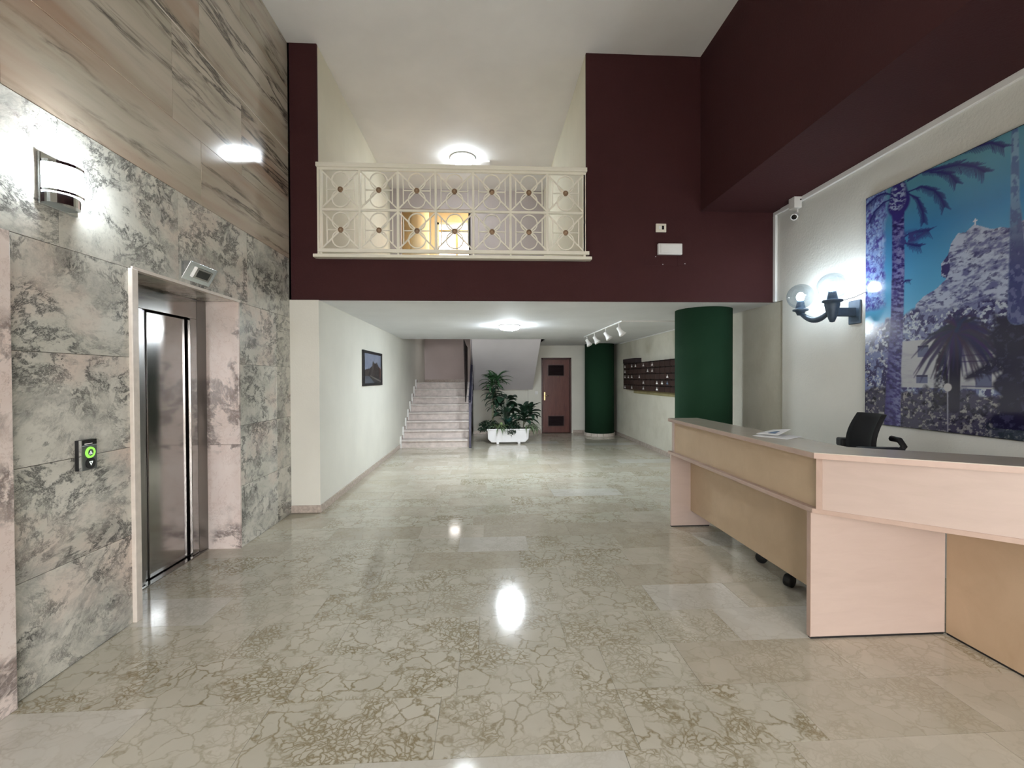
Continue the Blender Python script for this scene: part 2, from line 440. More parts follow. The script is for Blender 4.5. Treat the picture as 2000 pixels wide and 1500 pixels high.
# ------------------------------------------------------------------ floor
floor = struct(MB().box(-2.75, 3.6, YF, 14.4, -0.15, -0.004).build('floor', 'mortar'), 'polished beige breccia marble floor of the lobby', 'floor')
rng = random.Random(11)
ROW0, ROWH = 1.834, 0.3665
def tile(x0, x1, y0, y1, mat, name='tile'):
    g = 0.0008
    z1 = rng.uniform(-0.0003, 0.0003)
    m = MB().add([(x0 + g, y0 + g, -0.02), (x1 - g, y0 + g, -0.02), (x1 - g, y1 - g, -0.02), (x0 + g, y1 - g, -0.02),
                  (x0 + g, y0 + g, z1), (x1 - g, y0 + g, z1), (x1 - g, y1 - g, z1), (x0 + g, y1 - g, z1)],
                 [(4, 5, 6, 7), (0, 1, 5, 4), (1, 2, 6, 5), (2, 3, 7, 6), (3, 0, 4, 7)])
    return m.build(name, mat, floor, recalc=False)
FIX = {-1: [-2.2, -1.45, -0.52, 0.55, 1.25, 2.1, 2.8, 3.43], 0: [-2.2, -1.55, -1.0, -0.22, 0.62, 1.42, 2.2, 2.9, 3.43], 1: [-2.2, -1.7, -0.95, -0.15, 0.62, 1.05, 1.9, 2.6, 3.43],
       2: [-2.2, -1.4, -0.85, -0.05, 0.45, 1.0, 1.46, 2.1, 2.8, 3.43], 3: [-2.5, -1.75, -1.1, -0.4, 0.3, 1.12, 1.72, 2.3, 3.0, 3.43], 4: [-2.5, -1.6, -0.8, -0.2, 0.55, 1.0, 1.62, 2.2, 2.9, 3.43]}
PALE = {(-1, 2), (-1, 0), (0, 0), (2, 6), (3, 5), (3, 0)}
PLAIN = {(-1, 4), (0, 5), (0, 6), (1, 6), (1, 5), (2, 7), (3, 6), (4, 6)}
for k in range(-3, 30):
    y0 = ROW0 + (k) * ROWH; y1 = y0 + ROWH
    xa, xb = (XM, XR) if y1 < YB + 0.1 else (XL, XR2)
    if 3 <= k <= 6: xa = -2.5
    if k in FIX: xs = FIX[k]
    else:
        xs = [xa]; x = xa + rng.uniform(0.3, 0.75)
        while x < xb - 0.3:
            xs.append(x); x += rng.choice((0.62, 0.70, 0.76, 0.84, 0.9))
        xs.append(xb)
    for i in range(len(xs) - 1):
        if (k, i) in PALE: mt = 'marble_floor_pale'
        elif (k, i) in PLAIN: mt = 'marble_floor_plain'
        else:
            xm = (xs[i] + xs[i + 1]) / 2
            p = 0.75 if (xm > 1.2 and y0 < 5) else (0.6 if y0 > 6 else (0.3 if y0 > 4.2 else 0.06))
            r = rng.random()
            mt = 'marble_floor_plain' if r < p else ('marble_floor_pale' if r < p + (0.07 if y0 > 4 else 0.0) else 'marble_floor_breccia')
        tile(xs[i], xs[i + 1], y0, y1, mt)
ft = tile(XM, XR, YF, ROW0 - 3 * ROWH, 'marble_floor_plain', 'tile_field')
ft2 = tile(XL, XR2, ROW0 + 30 * ROWH, 14.3, 'marble_floor_plain', 'tile_field')

# ------------------------------------------------------------------ left marble wall
EY0, EY1, EZ = 3.04, 4.25, 2.20                # lift opening
wl = struct(MB().box(-2.8, -2.226, YF, EY0 - 0.03, -0.02, ZC).box(-2.8, -2.226, EY1 + 0.02, YB, -0.02, ZC)
            .box(-2.8, -2.226, EY0 - 0.03, EY1 + 0.02, EZ + 0.02, ZC).build('wall_left', 'marble_grey'),
            'tall wall clad in grey, pink and beige marble slabs beside the lift', 'wall')
def slab(y0, y1, z0, z1, mat, x1=XM):
    g = 0.0012; x1 = x1 + rng.uniform(-0.0008, 0.0008)
    return MB().box(-2.226, x1, y0 + g, y1 - g, z0 + g, z1 - g).build('slab', mat, wl, bevel=0.0015, recalc=False)
for z0, z1 in ((0, 0.551), (0.551, 1.094), (1.094, 1.65), (1.65, 2.20)):
    slab(2.235, 2.99, z0, z1, 'marble_grey')
    slab(1.20, 2.235, z0, z1, 'marble_grey')
for z0, z1 in ((0, 0.551), (0.551, 1.094), (1.094, 1.645), (1.645, 2.20)):
    slab(4.275, 5.00, z0, z1, 'marble_grey'); slab(5.00, YB, z0, z1, 'marble_grey')
for ys, z0, z1, mt in (((0.6, 1.6, 2.529, 3.463, 4.42, YB), 2.20, 2.862, 'marble_grey'), ((0.6, 2.25, 3.745, YB), 2.862, 3.355, 'marble_streak'),
                       ((0.6, 2.4, 3.42, 4.348, YB), 3.355, 4.04, 'marble_streak'), ((0.6, 2.3, 3.742, YB), 4.04, 4.757, 'marble_streak'), ((0.6, 2.0, 3.2, 4.345, YB), 4.757, ZC, 'marble_streak')):
    for a, b in zip(ys[:-1], ys[1:]): slab(a, b, z0, z1, mt)
MB().box(-2.226, -2.196, 0.6, YB, 4.037, 4.043).build('joint_strip', 'marble_edge', wl)
# pink pilaster at the picture's left edge and lift surround linings
MB().box(-2.2, -2.157, 1.3, 2.236, 0.0, 2.19).build('pilaster_slab', 'marble_pink', wl, bevel=0.004)
MB().box(-2.226, -2.176, EY0 - 0.052, EY0, 0.0, EZ).build('jamb_edge', 'marble_edge', wl, bevel=0.004)
MB().box(-2.80, -2.226, EY0 - 0.03, EY0, 0.0, EZ).build('jamb_slab', 'marble_pink', wl)
MB().box(-2.48, -2.197, EY1, EY1 + 0.024, 0.0, 0.93).build('jamb_slab', 'marble_pink', wl, bevel=0.002)
MB().box(-2.48, -2.197, EY1, EY1 + 0.024, 0.932, EZ).build('jamb_slab', 'marble_pink', wl, bevel=0.002)
MB().box(-2.50, -2.199, EY0 - 0.03, EY1 + 0.024, EZ, EZ + 0.02).build('head_slab', 'marble_grey', wl)
MB().box(-2.226, -2.188, EY0 - 0.03, EY1 + 0.026, EZ - 0.004, EZ + 0.016).build('head_edge', 'marble_edge', wl)

# ------------------------------------------------------------------ brown wall, gallery, slab
wb_ = struct(MB().box(XM, XL, YB, YB + 0.03, ZS, ZC).box(XL, XR, YB, YB + 0.03, ZS, ZF).box(XO, XR, YB, YB + 0.03, ZF, ZC).build('wall_back', 'brown_paint'),
             'dark maroon wall with the gallery opening above the passage', 'wall')
struct(box('beam_soffit', 'brown_paint', XBOX, XR + 0.1, YF, YB, ZBOX, ZC + 0.1), 'deep dark maroon dropped beam above the reception desk', 'beam')
struct(box('ceiling', 'hall_ceiling', XM - 0.6, XBOX + 0.05, YF, 11.0, ZC, ZC + 0.12), 'smooth pale grey ceiling of the double-height hall', 'ceiling')
struct(MB().box(XL, 3.7, YB + 0.03, YE, ZS, ZS + 0.12).box(1.25, 3.7, YE, YD + 0.2, ZS, ZS + 0.12).build('ceiling_passage', 'white_ceiling'),
       'low white textured ceiling over the passage', 'ceiling')
struct(MB().box(XL, XO + 0.3, YB + 0.03, 11.0, ZS + 0.12, ZF).build('gallery_floor', 'skirting_marble'), 'floor of the gallery behind the ivory railing', 'floor')
# gallery walls
struct(box('wall_gallery_left', 'gallery_cream', XL - 0.32, XL, YB + 0.03, 11.0, ZF, ZC), 'cream side wall of the gallery at the left of the railing', 'wall')
struct(MB().box(XO, XO + 0.3, YB + 0.03, YG, ZF, ZC).build('wall_gallery_right', 'gallery_cream'), 'cream side wall of the gallery at the right of the railing', 'wall')
DX0, DX1, DZ = -1.67, -0.30, 4.87
struct(MB().box(XL, DX0, YG, YG + 0.12, ZF, ZC).box(DX1, XO + 0.3, YG, YG + 0.12, ZF, ZC).box(DX0, DX1, YG, YG + 0.12, DZ, ZC)
       .build('wall_gallery_back', 'lilac_paint'), 'lilac grey wall with a doorway behind the gallery railing', 'wall')
# sunlit room behind the gallery doorway
WX0, WX1, WZ0, WZ1, WY = -1.10, -0.12, 3.55, 5.04, 10.6
struct(MB().box(XL, WX0, WY, WY + 0.1, ZF, ZC).box(WX1, XO + 0.3, WY, WY + 0.1, ZF, ZC).box(WX0, WX1, WY, WY + 0.1, ZF, WZ0).box(WX0, WX1, WY, WY + 0.1, WZ1, ZC)
       .box(0.2, 0.3, YG + 0.12, WY, ZF, ZC).build('wall_upper_room', 'yellow_paint'), 'warm yellow walls of the sunlit room beyond the gallery doorway', 'wall')
w1 = struct(MB().box(WX0, WX0 + 0.05, WY - 0.01, WY + 0.05, WZ0, WZ1).box(WX1 - 0.05, WX1, WY - 0.01, WY + 0.05, WZ0, WZ1)
            .box(WX0, WX1, WY - 0.01, WY + 0.05, WZ1 - 0.05, WZ1).box(WX0, WX1, WY - 0.01, WY + 0.05, WZ0, WZ0 + 0.05)
            .build('window_1', 'ivory_metal'), 'bright window seen through the gallery doorway', 'window')
MB().box(WX0 + 0.05, WX1 - 0.05, WY, WY + 0.04, 4.83, 4.88).box(-0.68, -0.63, WY, WY + 0.04, WZ0, 4.83).build('window_bar', 'window_wood', w1)
for a, b in ((WX0 + 0.05, -0.68), (-0.63, WX1 - 0.05)):
    MB().box(a, b, WY + 0.018, WY + 0.022, WZ0 + 0.05, 4.83).build('pane', 'window_glass', w1)
MB().box(WX0 + 0.05, WX1 - 0.05, WY + 0.018, WY + 0.022, 4.88, WZ1 - 0.05).build('pane', 'window_glass', w1)
struct(MB().lathe([(0.20, ZF), (0.20, ZC)], (-1.42, 10.15, 0), n=32).build('upper_column', 'yellow_paint'), 'round pale column in the sunlit room behind the railing', 'column')
wlp = thing('ceiling_lamp', (-0.5, 9.75, ZC), 'unseen warm ceiling lamp added to brighten the yellow room beyond the gallery doorway', 'ceiling light')  # added lamp out of view, brightens the yellow room
MB().lathe([(0, 0), (0.15, 0), (0.15, -0.02), (0, -0.02)], (-0.5, 9.75, ZC), n=32).build('base_ring', 'white_plastic', wlp)
MB().lathe([(0.14, -0.02), (0.13, -0.04), (0.08, -0.055), (0, -0.06)], (-0.5, 9.75, ZC), n=32).build('diffuser', 'warm_fill_glow', wlp)
dj = thing('dark_doorframe', (DX1, YG, ZF), 'thin dark door leaf standing open at the gallery doorway', 'door leaf')
box('door_edge', 'dark_void', DX1 - 0.045, DX1 - 0.005, YG + 0.122, YG + 0.9, ZF, DZ - 0.01, dj)
MB().box(DX1 - 0.052, DX1 - 0.045, YG + 0.3, YG + 0.75, ZF + 0.9, ZF + 1.7).build('door_pane', 'window_glass', dj)
fc = struct(MB().box(-4.5, 3.5, 15.0, 15.3, 2.0, 8.5).build('neighbour_facade', 'pink_facade'), 'pale pink facade across the street beyond the upper window', 'building')

# ------------------------------------------------------------------ passage walls
struct(MB().box(XM, XL, YB, YB + 0.06, 0, ZS).box(XM, XL, YB + 0.06, 14.4, 0, ZS + 0.4).build('wall_passage_left', 'cream_paint'), 'cream passage wall carrying the framed picture', 'wall')
struct(MB().box(XR, XR + 0.2, YF, 5.2, 0, ZBOX).build('wall_right', 'rough_wall'), 'rough cream plaster wall behind the reception desk', 'wall')
struct(MB().box(XR2, XR2 + 0.2, 5.2, YD + 0.2, 0, ZS).build('wall_passage_right', 'cream_paint_worn'), 'stained cream passage wall carrying the letterboxes', 'wall')
# back wall with door opening
OX0, OX1, OZ = 1.50, 2.33, 2.07
struct(MB().box(1.14, OX0, YD, YD + 0.15, 0, ZS).box(OX1, XR2, YD, YD + 0.15, 0, ZS).box(OX0, OX1, YD, YD + 0.15, OZ, ZS)
       .box(-0.36, 1.14, YD + 0.05, YD + 0.15, 0, 1.42).build('wall_passage_end', 'cream_paint'), 'pale end wall with the reddish door behind the planter', 'wall')
struct(MB().box(XL, -0.1, 14.3, 14.4, 1.2, 2.9).build('wall_stair_landing', 'mauve_paint'), 'mauve beige wall above the stair landing', 'wall')
struct(MB().box(XL, 1.3, YE, 14.4, 2.78, 2.84).build('ceiling_stairwell', 'white_ceiling'), 'ceiling high over the stair landing', 'ceiling')
struct(MB().box(1.25, 1.35, YE, 14.4, ZS, 2.84).box(-0.1, 1.3, 14.3, 14.4, 0, 2.84).build('wall_stairwell', 'lilac_paint'), 'upper side wall of the stairwell hidden above the soffit', 'wall')
struct(MB().prism([(YE, ZS), (YD - 0.05, 1.20), (YD + 0.06, 1.20), (YD + 0.06, 1.41), (YE, 2.62)], -0.36, 1.25, 'x').build('stair_soffit', 'soffit_paint'),
       'sloping lavender underside of the upper stair flight behind the plants', 'stair soffit')
# skirtings
def skirt(name, label, *bx):
    m = MB()
    for b in bx: m.box(*b)
    struct(m.build(name, 'skirting_marble', None, bevel=0.003), label, 'baseboard')
skirt('baseboard_left', 'veined pink marble skirting along the left passage wall', (XL, XL + 0.012, YB - 0.012, 10.2, 0, 0.085), (XM, XL, YB - 0.012, YB, 0, 0.085))
skirt('baseboard_right', 'grey marble skirting along the letterbox wall', (XR2 - 0.012, XR2, 5.2, YD, 0, 0.085))
skirt('baseboard_back', 'pale skirting along the end wall beside the reddish door', (OX1 + 0.04, XR2 - 0.012, YD - 0.012, YD, 0, 0.085), (1.14, OX0 - 0.02, YD - 0.012, YD, 0, 0.085), (-0.34, 1.14, YD + 0.038, YD + 0.05, 0, 0.085))
# white cable duct
struct(MB().box(XR - 0.028, XR, YF, 5.20, ZBOX - 0.05, ZBOX).box(XR - 0.028, XR, 5.20, YB, ZBOX - 0.045, ZBOX - 0.005).build('trim_1', 'white_plastic', None, 0.004), 'long white cable duct under the maroon beam', 'cable duct')
struct(MB().box(XR - 0.03, XR, YB - 0.045, YB, ZS, ZBOX - 0.045).build('trim_2', 'white_plastic', None, 0.004), 'upright white cable duct in the corner by the security camera', 'cable duct')
struct(MB().box(XR, XR2 + 0.01, 5.2, YB, ZS, ZBOX).build('wall_right_corner', 'rough_wall'), 'short cream wall return above the low ceiling edge', 'wall')

# added unseen shell that seals gaps against daylight leaks
struct(MB().box(-2.9, XM, YB, 14.6, -0.1, ZS + 0.4).box(-2.9, XL - 0.3, YB, 11.0, ZS, ZC + 0.1).box(XR2 + 0.1, 3.8, 5.0, 14.6, -0.1, 2.95).box(-2.9, 3.8, 14.4, 14.6, -0.1, 2.95)
       .box(-2.9, 3.8, YE + 0.5, 14.6, 2.85, 2.95).box(XO + 0.3, 3.8, YB + 0.03, 11.0, ZF, ZC + 0.1).box(XO + 0.3, 3.8, YB + 0.03, YE + 0.6, ZS + 0.12, 2.95)
       .box(-2.9, -2.8, YF - 0.2, YB, -0.1, ZC + 0.1).box(XR + 0.15, 3.8, YF - 0.2, 5.2, -0.1, ZC + 0.1).build('light_seal_shell', 'mortar'), 'unseen shell added around the building to block light leaks', 'wall')
# entrance behind the camera
struct(MB().box(-2.8, -1.4, YF - 0.2, YF, 0, ZC).box(2.6, 3.6, YF - 0.2, YF, 0, ZC).box(-1.4, 2.6, YF - 0.2, YF, 2.6, ZC).build('wall_front', 'cream_paint'),
       'cream entrance wall opposite the maroon wall', 'wall')
d1 = struct(MB().box(-1.4, -1.34, YF - 0.15, YF - 0.05, 0, 2.6).box(2.54, 2.6, YF - 0.15, YF - 0.05, 0, 2.6).box(-1.34, 2.54, YF - 0.15, YF - 0.05, 2.54, 2.6)
            .box(-0.05, 0.0, YF - 0.15, YF - 0.05, 0, 2.54).box(1.25, 1.3, YF - 0.15, YF - 0.05, 0, 2.54).build('door_1', 'brushed_steel_dark'), 'glazed street entrance in a metal frame', 'entrance door')
for a, b in ((-1.34, -0.05), (0.0, 1.25), (1.3, 2.54)):
    MB().box(a, b, YF - 0.105, YF - 0.095, 0.02, 2.54).build('pane', 'window_glass', d1)
struct(MB().box(-15, 15, -25, YF - 0.2, -0.2, -0.02).build('ground', 'pavement'), 'unseen grey pavement added outside the entrance to bounce daylight', 'pavement')  # added plane: cuts sky light from below and bounces daylight in

# ------------------------------------------------------------------ green columns
def column(cx, cy, r, plinth, label):
    c = struct(MB().lathe([(0.0, 0), (r, 0), (r, ZS), (0, ZS)], (cx, cy, 0), n=64).build('column', 'green_paint'), label, 'column')
    # flat shading at the caps is hidden by floor and ceiling
    if plinth:
        n = 16
        for k in range(n):
            a0, a1 = 2 * math.pi * k / n + 0.012, 2 * math.pi * (k + 1) / n - 0.012
            ri, ro = r + 0.001, r + 0.022
            pts = [(cx + ro * math.cos(a0 + (a1 - a0) * j / 4), cy + ro * math.sin(a0 + (a1 - a0) * j / 4)) for j in range(5)]
            pts += [(cx + ri * math.cos(a1 - (a1 - a0) * j / 4), cy + ri * math.sin(a1 - (a1 - a0) * j / 4)) for j in range(5)]
            MB().prism(pts, 0.0, 0.075, 'z').build('plinth_tile', 'marble_edge', c)
column(2.876, 6.012, 0.355, True, 'large dark green round column directly behind the reception counter')
column(2.985, 12.12, 0.38, True, 'dark green round column at the far end beside the reddish door')

# ------------------------------------------------------------------ stairs
RH, NR, TD = 0.176, 8, 0.318
SX0, SX1 = XL + 0.02, -0.385
Y0S = 10.22
st = thing('staircase', ((SX0 + SX1) / 2, Y0S, 0), 'straight flight of eight worn pale marble steps going up to a landing', 'staircase')
for i in range(NR):
    y = Y0S + i * TD; z = i * RH
    ye = y + TD + 0.03 if i < NR - 1 else 14.3
    MB().box(SX0, SX1, y, y + 0.022, z, z + RH - 0.032).build('riser', 'stair_marble', st)
    MB().box(SX0 - 0.02, SX1 + 0.01, y - 0.045, ye, z + RH - 0.034, z + RH).build('tread', 'stair_tread', st, bevel=0.006)
    # stepped wall skirting; upright pieces coloured white to look lit
    MB().box(XL, XL + 0.03, y - 0.055, y + 0.0, z, z + RH + 0.08).build('stepped_skirting', 'white_plastic', st)
    MB().box(XL, XL + 0.016, y + 0.012, y + TD - 0.05, z + RH, z + RH + 0.07).build('stepped_skirting', 'skirting_marble', st)
pl = [(Y0S + 0.03, 0.0)]
for i in range(NR):
    pl += [(Y0S + i * TD + 0.03, (i + 1) * RH - 0.034), (Y0S + (i + 1) * TD + 0.03 if i < NR - 1 else 14.28, (i + 1) * RH - 0.034)]
pl += [(14.28, 1.2), (12.7, 1.2), (10.7, 0.0)]
MB().prism(pl, SX0, SX1, 'x').build('stair_body', 'stair_marble', st)
MB().box(XL, SX1, 14.288, 14.3, 1.408, 1.48).build('landing_skirting', 'skirting_marble', st)
MB().box(SX1, 1.2, 12.66, 14.3, 1.2, 1.408).build('landing_slab', 'stair_marble', st)
sr = thing('stair_railing', (-0.36, Y0S, 0), 'dark blue-black metal railing and stringer along the open side of the stairs', 'railing')
sl = RH / TD
MB().prism([(Y0S - 0.12, 0.0), (Y0S + 0.06, 0.0), (12.5, 1.20), (12.5, 1.46), (Y0S - 0.02, 0.30), (Y0S - 0.12, 0.30)], -0.372, -0.345, 'x').build('stringer', 'blue_black_metal', sr, bevel=0.004)
MB().box(-0.385, -0.335, Y0S - 0.14, Y0S - 0.09, 0.0, 1.02).build('newel_post', 'blue_black_metal', sr, bevel=0.004)
MB().prism([(Y0S - 0.14, 0.98), (Y0S - 0.14, 1.03), (12.5, 2.44), (12.5, 2.39)], -0.39, -0.335, 'x').build('handrail', 'blue_black_metal', sr, bevel=0.006)
for i in range(7):
    y = Y0S + 0.18 + i * TD; zz = 0.25 + (y - Y0S) * sl
    MB().box(-0.366, -0.352, y, y + 0.014, zz, zz + 0.78).build('baluster', 'blue_black_metal', sr)
MB().prism([(11.42, 0.93), (12.55, 1.45), (12.55, 2.35), (11.42, 2.35), (10.62, 2.40), (10.62, 2.36)], -0.52, -0.50, 'x').build('side_panel', 'stair_brown_panel', sr)
MB().prism([(YE + 0.01, 2.38), (12.50, 1.20), (12.50, 1.50), (YE + 0.01, 2.70)], -0.345, -0.335, 'x').build('upper_stringer', 'blue_black_metal', sr)

# ------------------------------------------------------------------ reddish door
dr = struct(MB().box(OX0, OX0 + 0.045, YD + 0.03, YD + 0.12, 0, OZ).box(OX1 - 0.045, OX1, YD + 0.03, YD + 0.12, 0, OZ).box(OX0, OX1, YD + 0.03, YD + 0.12, OZ - 0.045, OZ)
            .build('door_2', 'mahogany_frame', None, 0.004), 'reddish brown wooden door with two louvred vents', 'door')
dl = OX0 + 0.05; drr = OX1 - 0.05; yd0, yd1 = YD + 0.045, YD + 0.085
vx0, vx1 = 1.70, 2.12
vents = ((0.20, 0.46), (1.58, 1.86))
lm = MB().box(dl, vx0, yd0, yd1, 0.012, OZ - 0.05).box(vx1, drr, yd0, yd1, 0.012, OZ - 0.05)
zz = 0.012
for a, b in vents: lm.box(vx0, vx1, yd0, yd1, zz, a); zz = b
lm.box(vx0, vx1, yd0, yd1, zz, OZ - 0.05)
lm.build('door_leaf', 'mahogany', dr)
for a, b in vents:
    vf = MB().box(vx0, vx1, yd0 + 0.03, yd1, a, b).build('vent', 'dark_void', dr)
    for k in range(8):
        z = a + (k + 0.5) * (b - a) / 8
        MB().prism([(yd0 + 0.004, z - 0.012), (yd0 + 0.008, z - 0.016), (yd0 + 0.032, z + 0.012), (yd0 + 0.028, z + 0.016)], vx0, vx1, 'x').build('slat', 'stair_brown_panel', vf)
    MB().box(vx0 - 0.02, vx0, yd0 - 0.008, yd0, a - 0.02, b + 0.02).box(vx1, vx1 + 0.02, yd0 - 0.008, yd0, a - 0.02, b + 0.02).box(vx0, vx1, yd0 - 0.008, yd0, b, b + 0.02).box(vx0, vx1, yd0 - 0.008, yd0, a - 0.02, a).build('vent_frame', 'mahogany_frame', vf)
h = MB().box(1.575, 1.615, yd0 - 0.008, yd0, 0.90, 1.13).build('handle_plate', 'brass', dr, bevel=0.006)
MB().tube([(1.595, yd0 - 0.008, 1.03), (1.595, yd0 - 0.05, 1.03), (1.61, yd0 - 0.058, 1.03), (1.70, yd0 - 0.058, 1.025)], 0.009, 8).build('lever', 'brass', h)
MB().lathe([(0, 0), (0.012, 0), (0.012, 0.02), (0, 0.02)], (1.97, yd0, 1.545), (0, -1, 0), 12).build('peephole', 'brass', dr)
sw = thing('light_switch', (1.365, YD, 1.11), 'small white light switch on the wall left of the reddish door', 'switch')
box('plate', 'white_plastic', 1.325, 1.405, YD - 0.01, YD, 1.07, 1.15, sw, 0.003)
box('rocker', 'white_plastic', 1.345, 1.385, YD - 0.015, YD - 0.01, 1.085, 1.135, sw, 0.002)

# ------------------------------------------------------------------ lift door
el = thing('elevator_door', (-2.53, 3.65, 0), 'brushed steel lift door recessed in the marble wall', 'elevator')
XS = -2.50
MB().box(XS - 0.03, XS, EY0, 4.16, 2.03, EZ).build('transom', 'brushed_steel', el, bevel=0.003)
MB().box(XS - 0.03, XS, 4.075, 4.16, 0.01, 2.03).build('frame_post', 'brushed_steel', el, bevel=0.003)
MB().prism([(XS, 4.162), (XS + 0.025, 4.25), (XS - 0.03, 4.25), (XS - 0.03, 4.162)], 0.01, EZ, 'z').build('frame_return', 'brushed_steel_dark', el)
MB().box(XS - 0.03, XS, EY0, 3.53, 0.01, 2.03).build('frame_post', 'brushed_steel_dark', el, bevel=0.003)
MB().box(XS - 0.075, XS - 0.045, 3.555, 3.615, 0.015, 2.03).build('door_panel', 'brushed_steel_dark', el, bevel=0.004)
MB().box(XS - 0.065, XS - 0.035, 3.617, 4.055, 0.015, 2.02).build('door_panel', 'brushed_steel', el, bevel=0.004)
MB().box(XS - 0.14, XS - 0.08, EY0, 4.25, 0.0, EZ).build('shaft_back', 'dark_void', el)
sill = MB().box(XS - 0.08, XS + 0.03, EY0, EY1, -0.002, 0.008).build('sill', 'brushed_steel', el)
MB().box(XS - 0.055, XS - 0.045, EY0, EY1, 0.008, 0.0095).build('sill_groove', 'dark_void', sill)

cp = thing('call_panel', (-2.19, 2.65, 1.10), 'grey lift call panel with a lit green up button and a down button', 'call panel')
CY0, CY1, CZ0, CZ1 = 2.60, 2.70, 1.02, 1.185
box('back_box', 'black_plastic', XM, XM + 0.024, CY0, CY1, CZ0, CZ1, cp, 0.001)
box('face_plate', 'panel_grey', XM + 0.024, XM + 0.034, CY0, CY1, CZ0, CZ1 - 0.032, cp, 0.002)
box('top_window', 'dark_screen', XM + 0.024, XM + 0.034, CY0, CY1, CZ1 - 0.031, CZ1, cp, 0.002)
box('top_mark', 'tag_paper', XM + 0.034, XM + 0.0345, CY0 + 0.02, CY0 + 0.07, CZ1 - 0.024, CZ1 - 0.019, cp)
box('side_edge', 'chrome', XM + 0.0235, XM + 0.0355, CY0 - 0.003, CY0 + 0.003, CZ0, CZ1, cp)
def disc(c, r, h, n=28): return MB().lathe([(0, 0), (r, 0), (r, h), (0, h)], c, (1, 0, 0), n, smooth=False)
def tri(yc, zc, s, up, x):
    k = 1 if up else -1
    P = [(yc - s, zc - k * s * 0.8), (yc + s, zc - k * s * 0.8), (yc, zc + k * s)]
    Q = [(yc - s * .5, zc - k * s * 0.55), (yc + s * .5, zc - k * s * 0.55), (yc, zc + k * s * .42)]
    vs = [(x, *p) for p in P] + [(x, *p) for p in Q]
    return MB().add(vs, [(0, 1, 4, 3), (1, 2, 5, 4), (2, 0, 3, 5)])
by = (CY0 + CY1) / 2 + 0.004
b1 = MB().lathe([(0.019, 0), (0.019, 0.006), (0.029, 0.006), (0.031, 0.0)], (XM + 0.034, by, 1.115), (1, 0, 0), 32).build('up_button', 'button_green', cp)
disc((XM + 0.034, by, 1.115), 0.0185, 0.004).build('button_face', 'panel_grey', b1)
tri(by, 1.114, 0.011, True, XM + 0.0385).build('up_arrow', 'arrow_white', b1)
b2 = disc((XM + 0.034, by, 1.056), 0.030, 0.005).build('down_button', 'black_plastic', cp)
tri(by, 1.056, 0.013, False, XM + 0.0395).build('down_arrow', 'arrow_white', b2)

ds = thing('lift_display', (XM, 3.655, 2.31), 'tilted steel lift position display with a small dark screen above the lift', 'display')
dp = [(-2.2, 2.245), (-2.128, 2.372), (-2.2, 2.372)]
MB().prism([(p[0], p[1]) for p in dp], 3.49, 3.825, 'y').build('housing', 'display_steel', ds, bevel=0.002)
nx = Vector((0.127, 0, -0.072)).normalized(); tz = Vector((0.072, 0, 0.127)).normalized(); cc = Vector((-2.164, 3.665, 2.3085))
def inc(y0, y1, t0, t1, n0, n1, name, mat, parent):
    pts = []
    for n_ in (n0, n1):
        for (y, t_) in ((y0, t0), (y1, t0), (y1, t1), (y0, t1)):
            q = cc + tz * t_ + nx * n_; pts.append((q.x, y, q.z))
    return MB().add(pts, [(0, 3, 2, 1), (4, 5, 6, 7), (0, 1, 5, 4), (1, 2, 6, 5), (2, 3, 7, 6), (3, 0, 4, 7)]).build(name, mat, parent)
bz = inc(3.575, 3.77, -0.04, 0.042, 0.0, 0.012, 'bezel', 'brushed_steel', ds)
inc(3.60, 3.745, -0.027, 0.029, 0.012, 0.0135, 'screen', 'dark_screen', bz)

# ------------------------------------------------------------------ wall sconce
def sconce(SY, SZ, label):
    sc = thing('wall_sconce', (XM, SY, SZ - 0.06), label, 'wall light')
    box('back_plate', 'chrome', XM, XM + 0.02, SY - 0.105, SY + 0.105, SZ - 0.075, SZ + 0.18, sc, 0.003)
    def half(r, ry, z0, z1, n=20):
        x0 = XM + 0.02
        return MB().prism([(x0 + r * math.sin(math.pi * k / n), SY - ry * math.cos(math.pi * k / n)) for k in range(n + 1)], z0, z1, 'z')
    def band(r, ry, t, z0, z1, name, mat, n=20):
        x0 = XM + 0.02
        pts = [(x0 + r * math.sin(math.pi * k / n), SY - ry * math.cos(math.pi * k / n)) for k in range(n + 1)]
        pts += [(x0 + (r - t) * math.sin(math.pi * k / n), SY - (ry - t) * math.cos(math.pi * k / n)) for k in range(n, -1, -1)]
        return MB().prism(pts, z0, z1, 'z').build(name, mat, sc)
    half(0.088, 0.095, SZ, SZ + 0.135).build('diffuser', 'sconce_glow', sc)
    band(0.093, 0.10, 0.006, SZ + 0.133, SZ + 0.148, 'top_rim', 'chrome')
    band(0.093, 0.10, 0.004, SZ - 0.006, SZ + 0.006, 'lower_rim', 'chrome')
    half(0.078, 0.085, SZ - 0.058, SZ - 0.006).build('chrome_bowl', 'chrome', sc)
sconce(2.515, 2.455, 'bright half-round wall light with a chrome lower band on the marble wall near the lift')

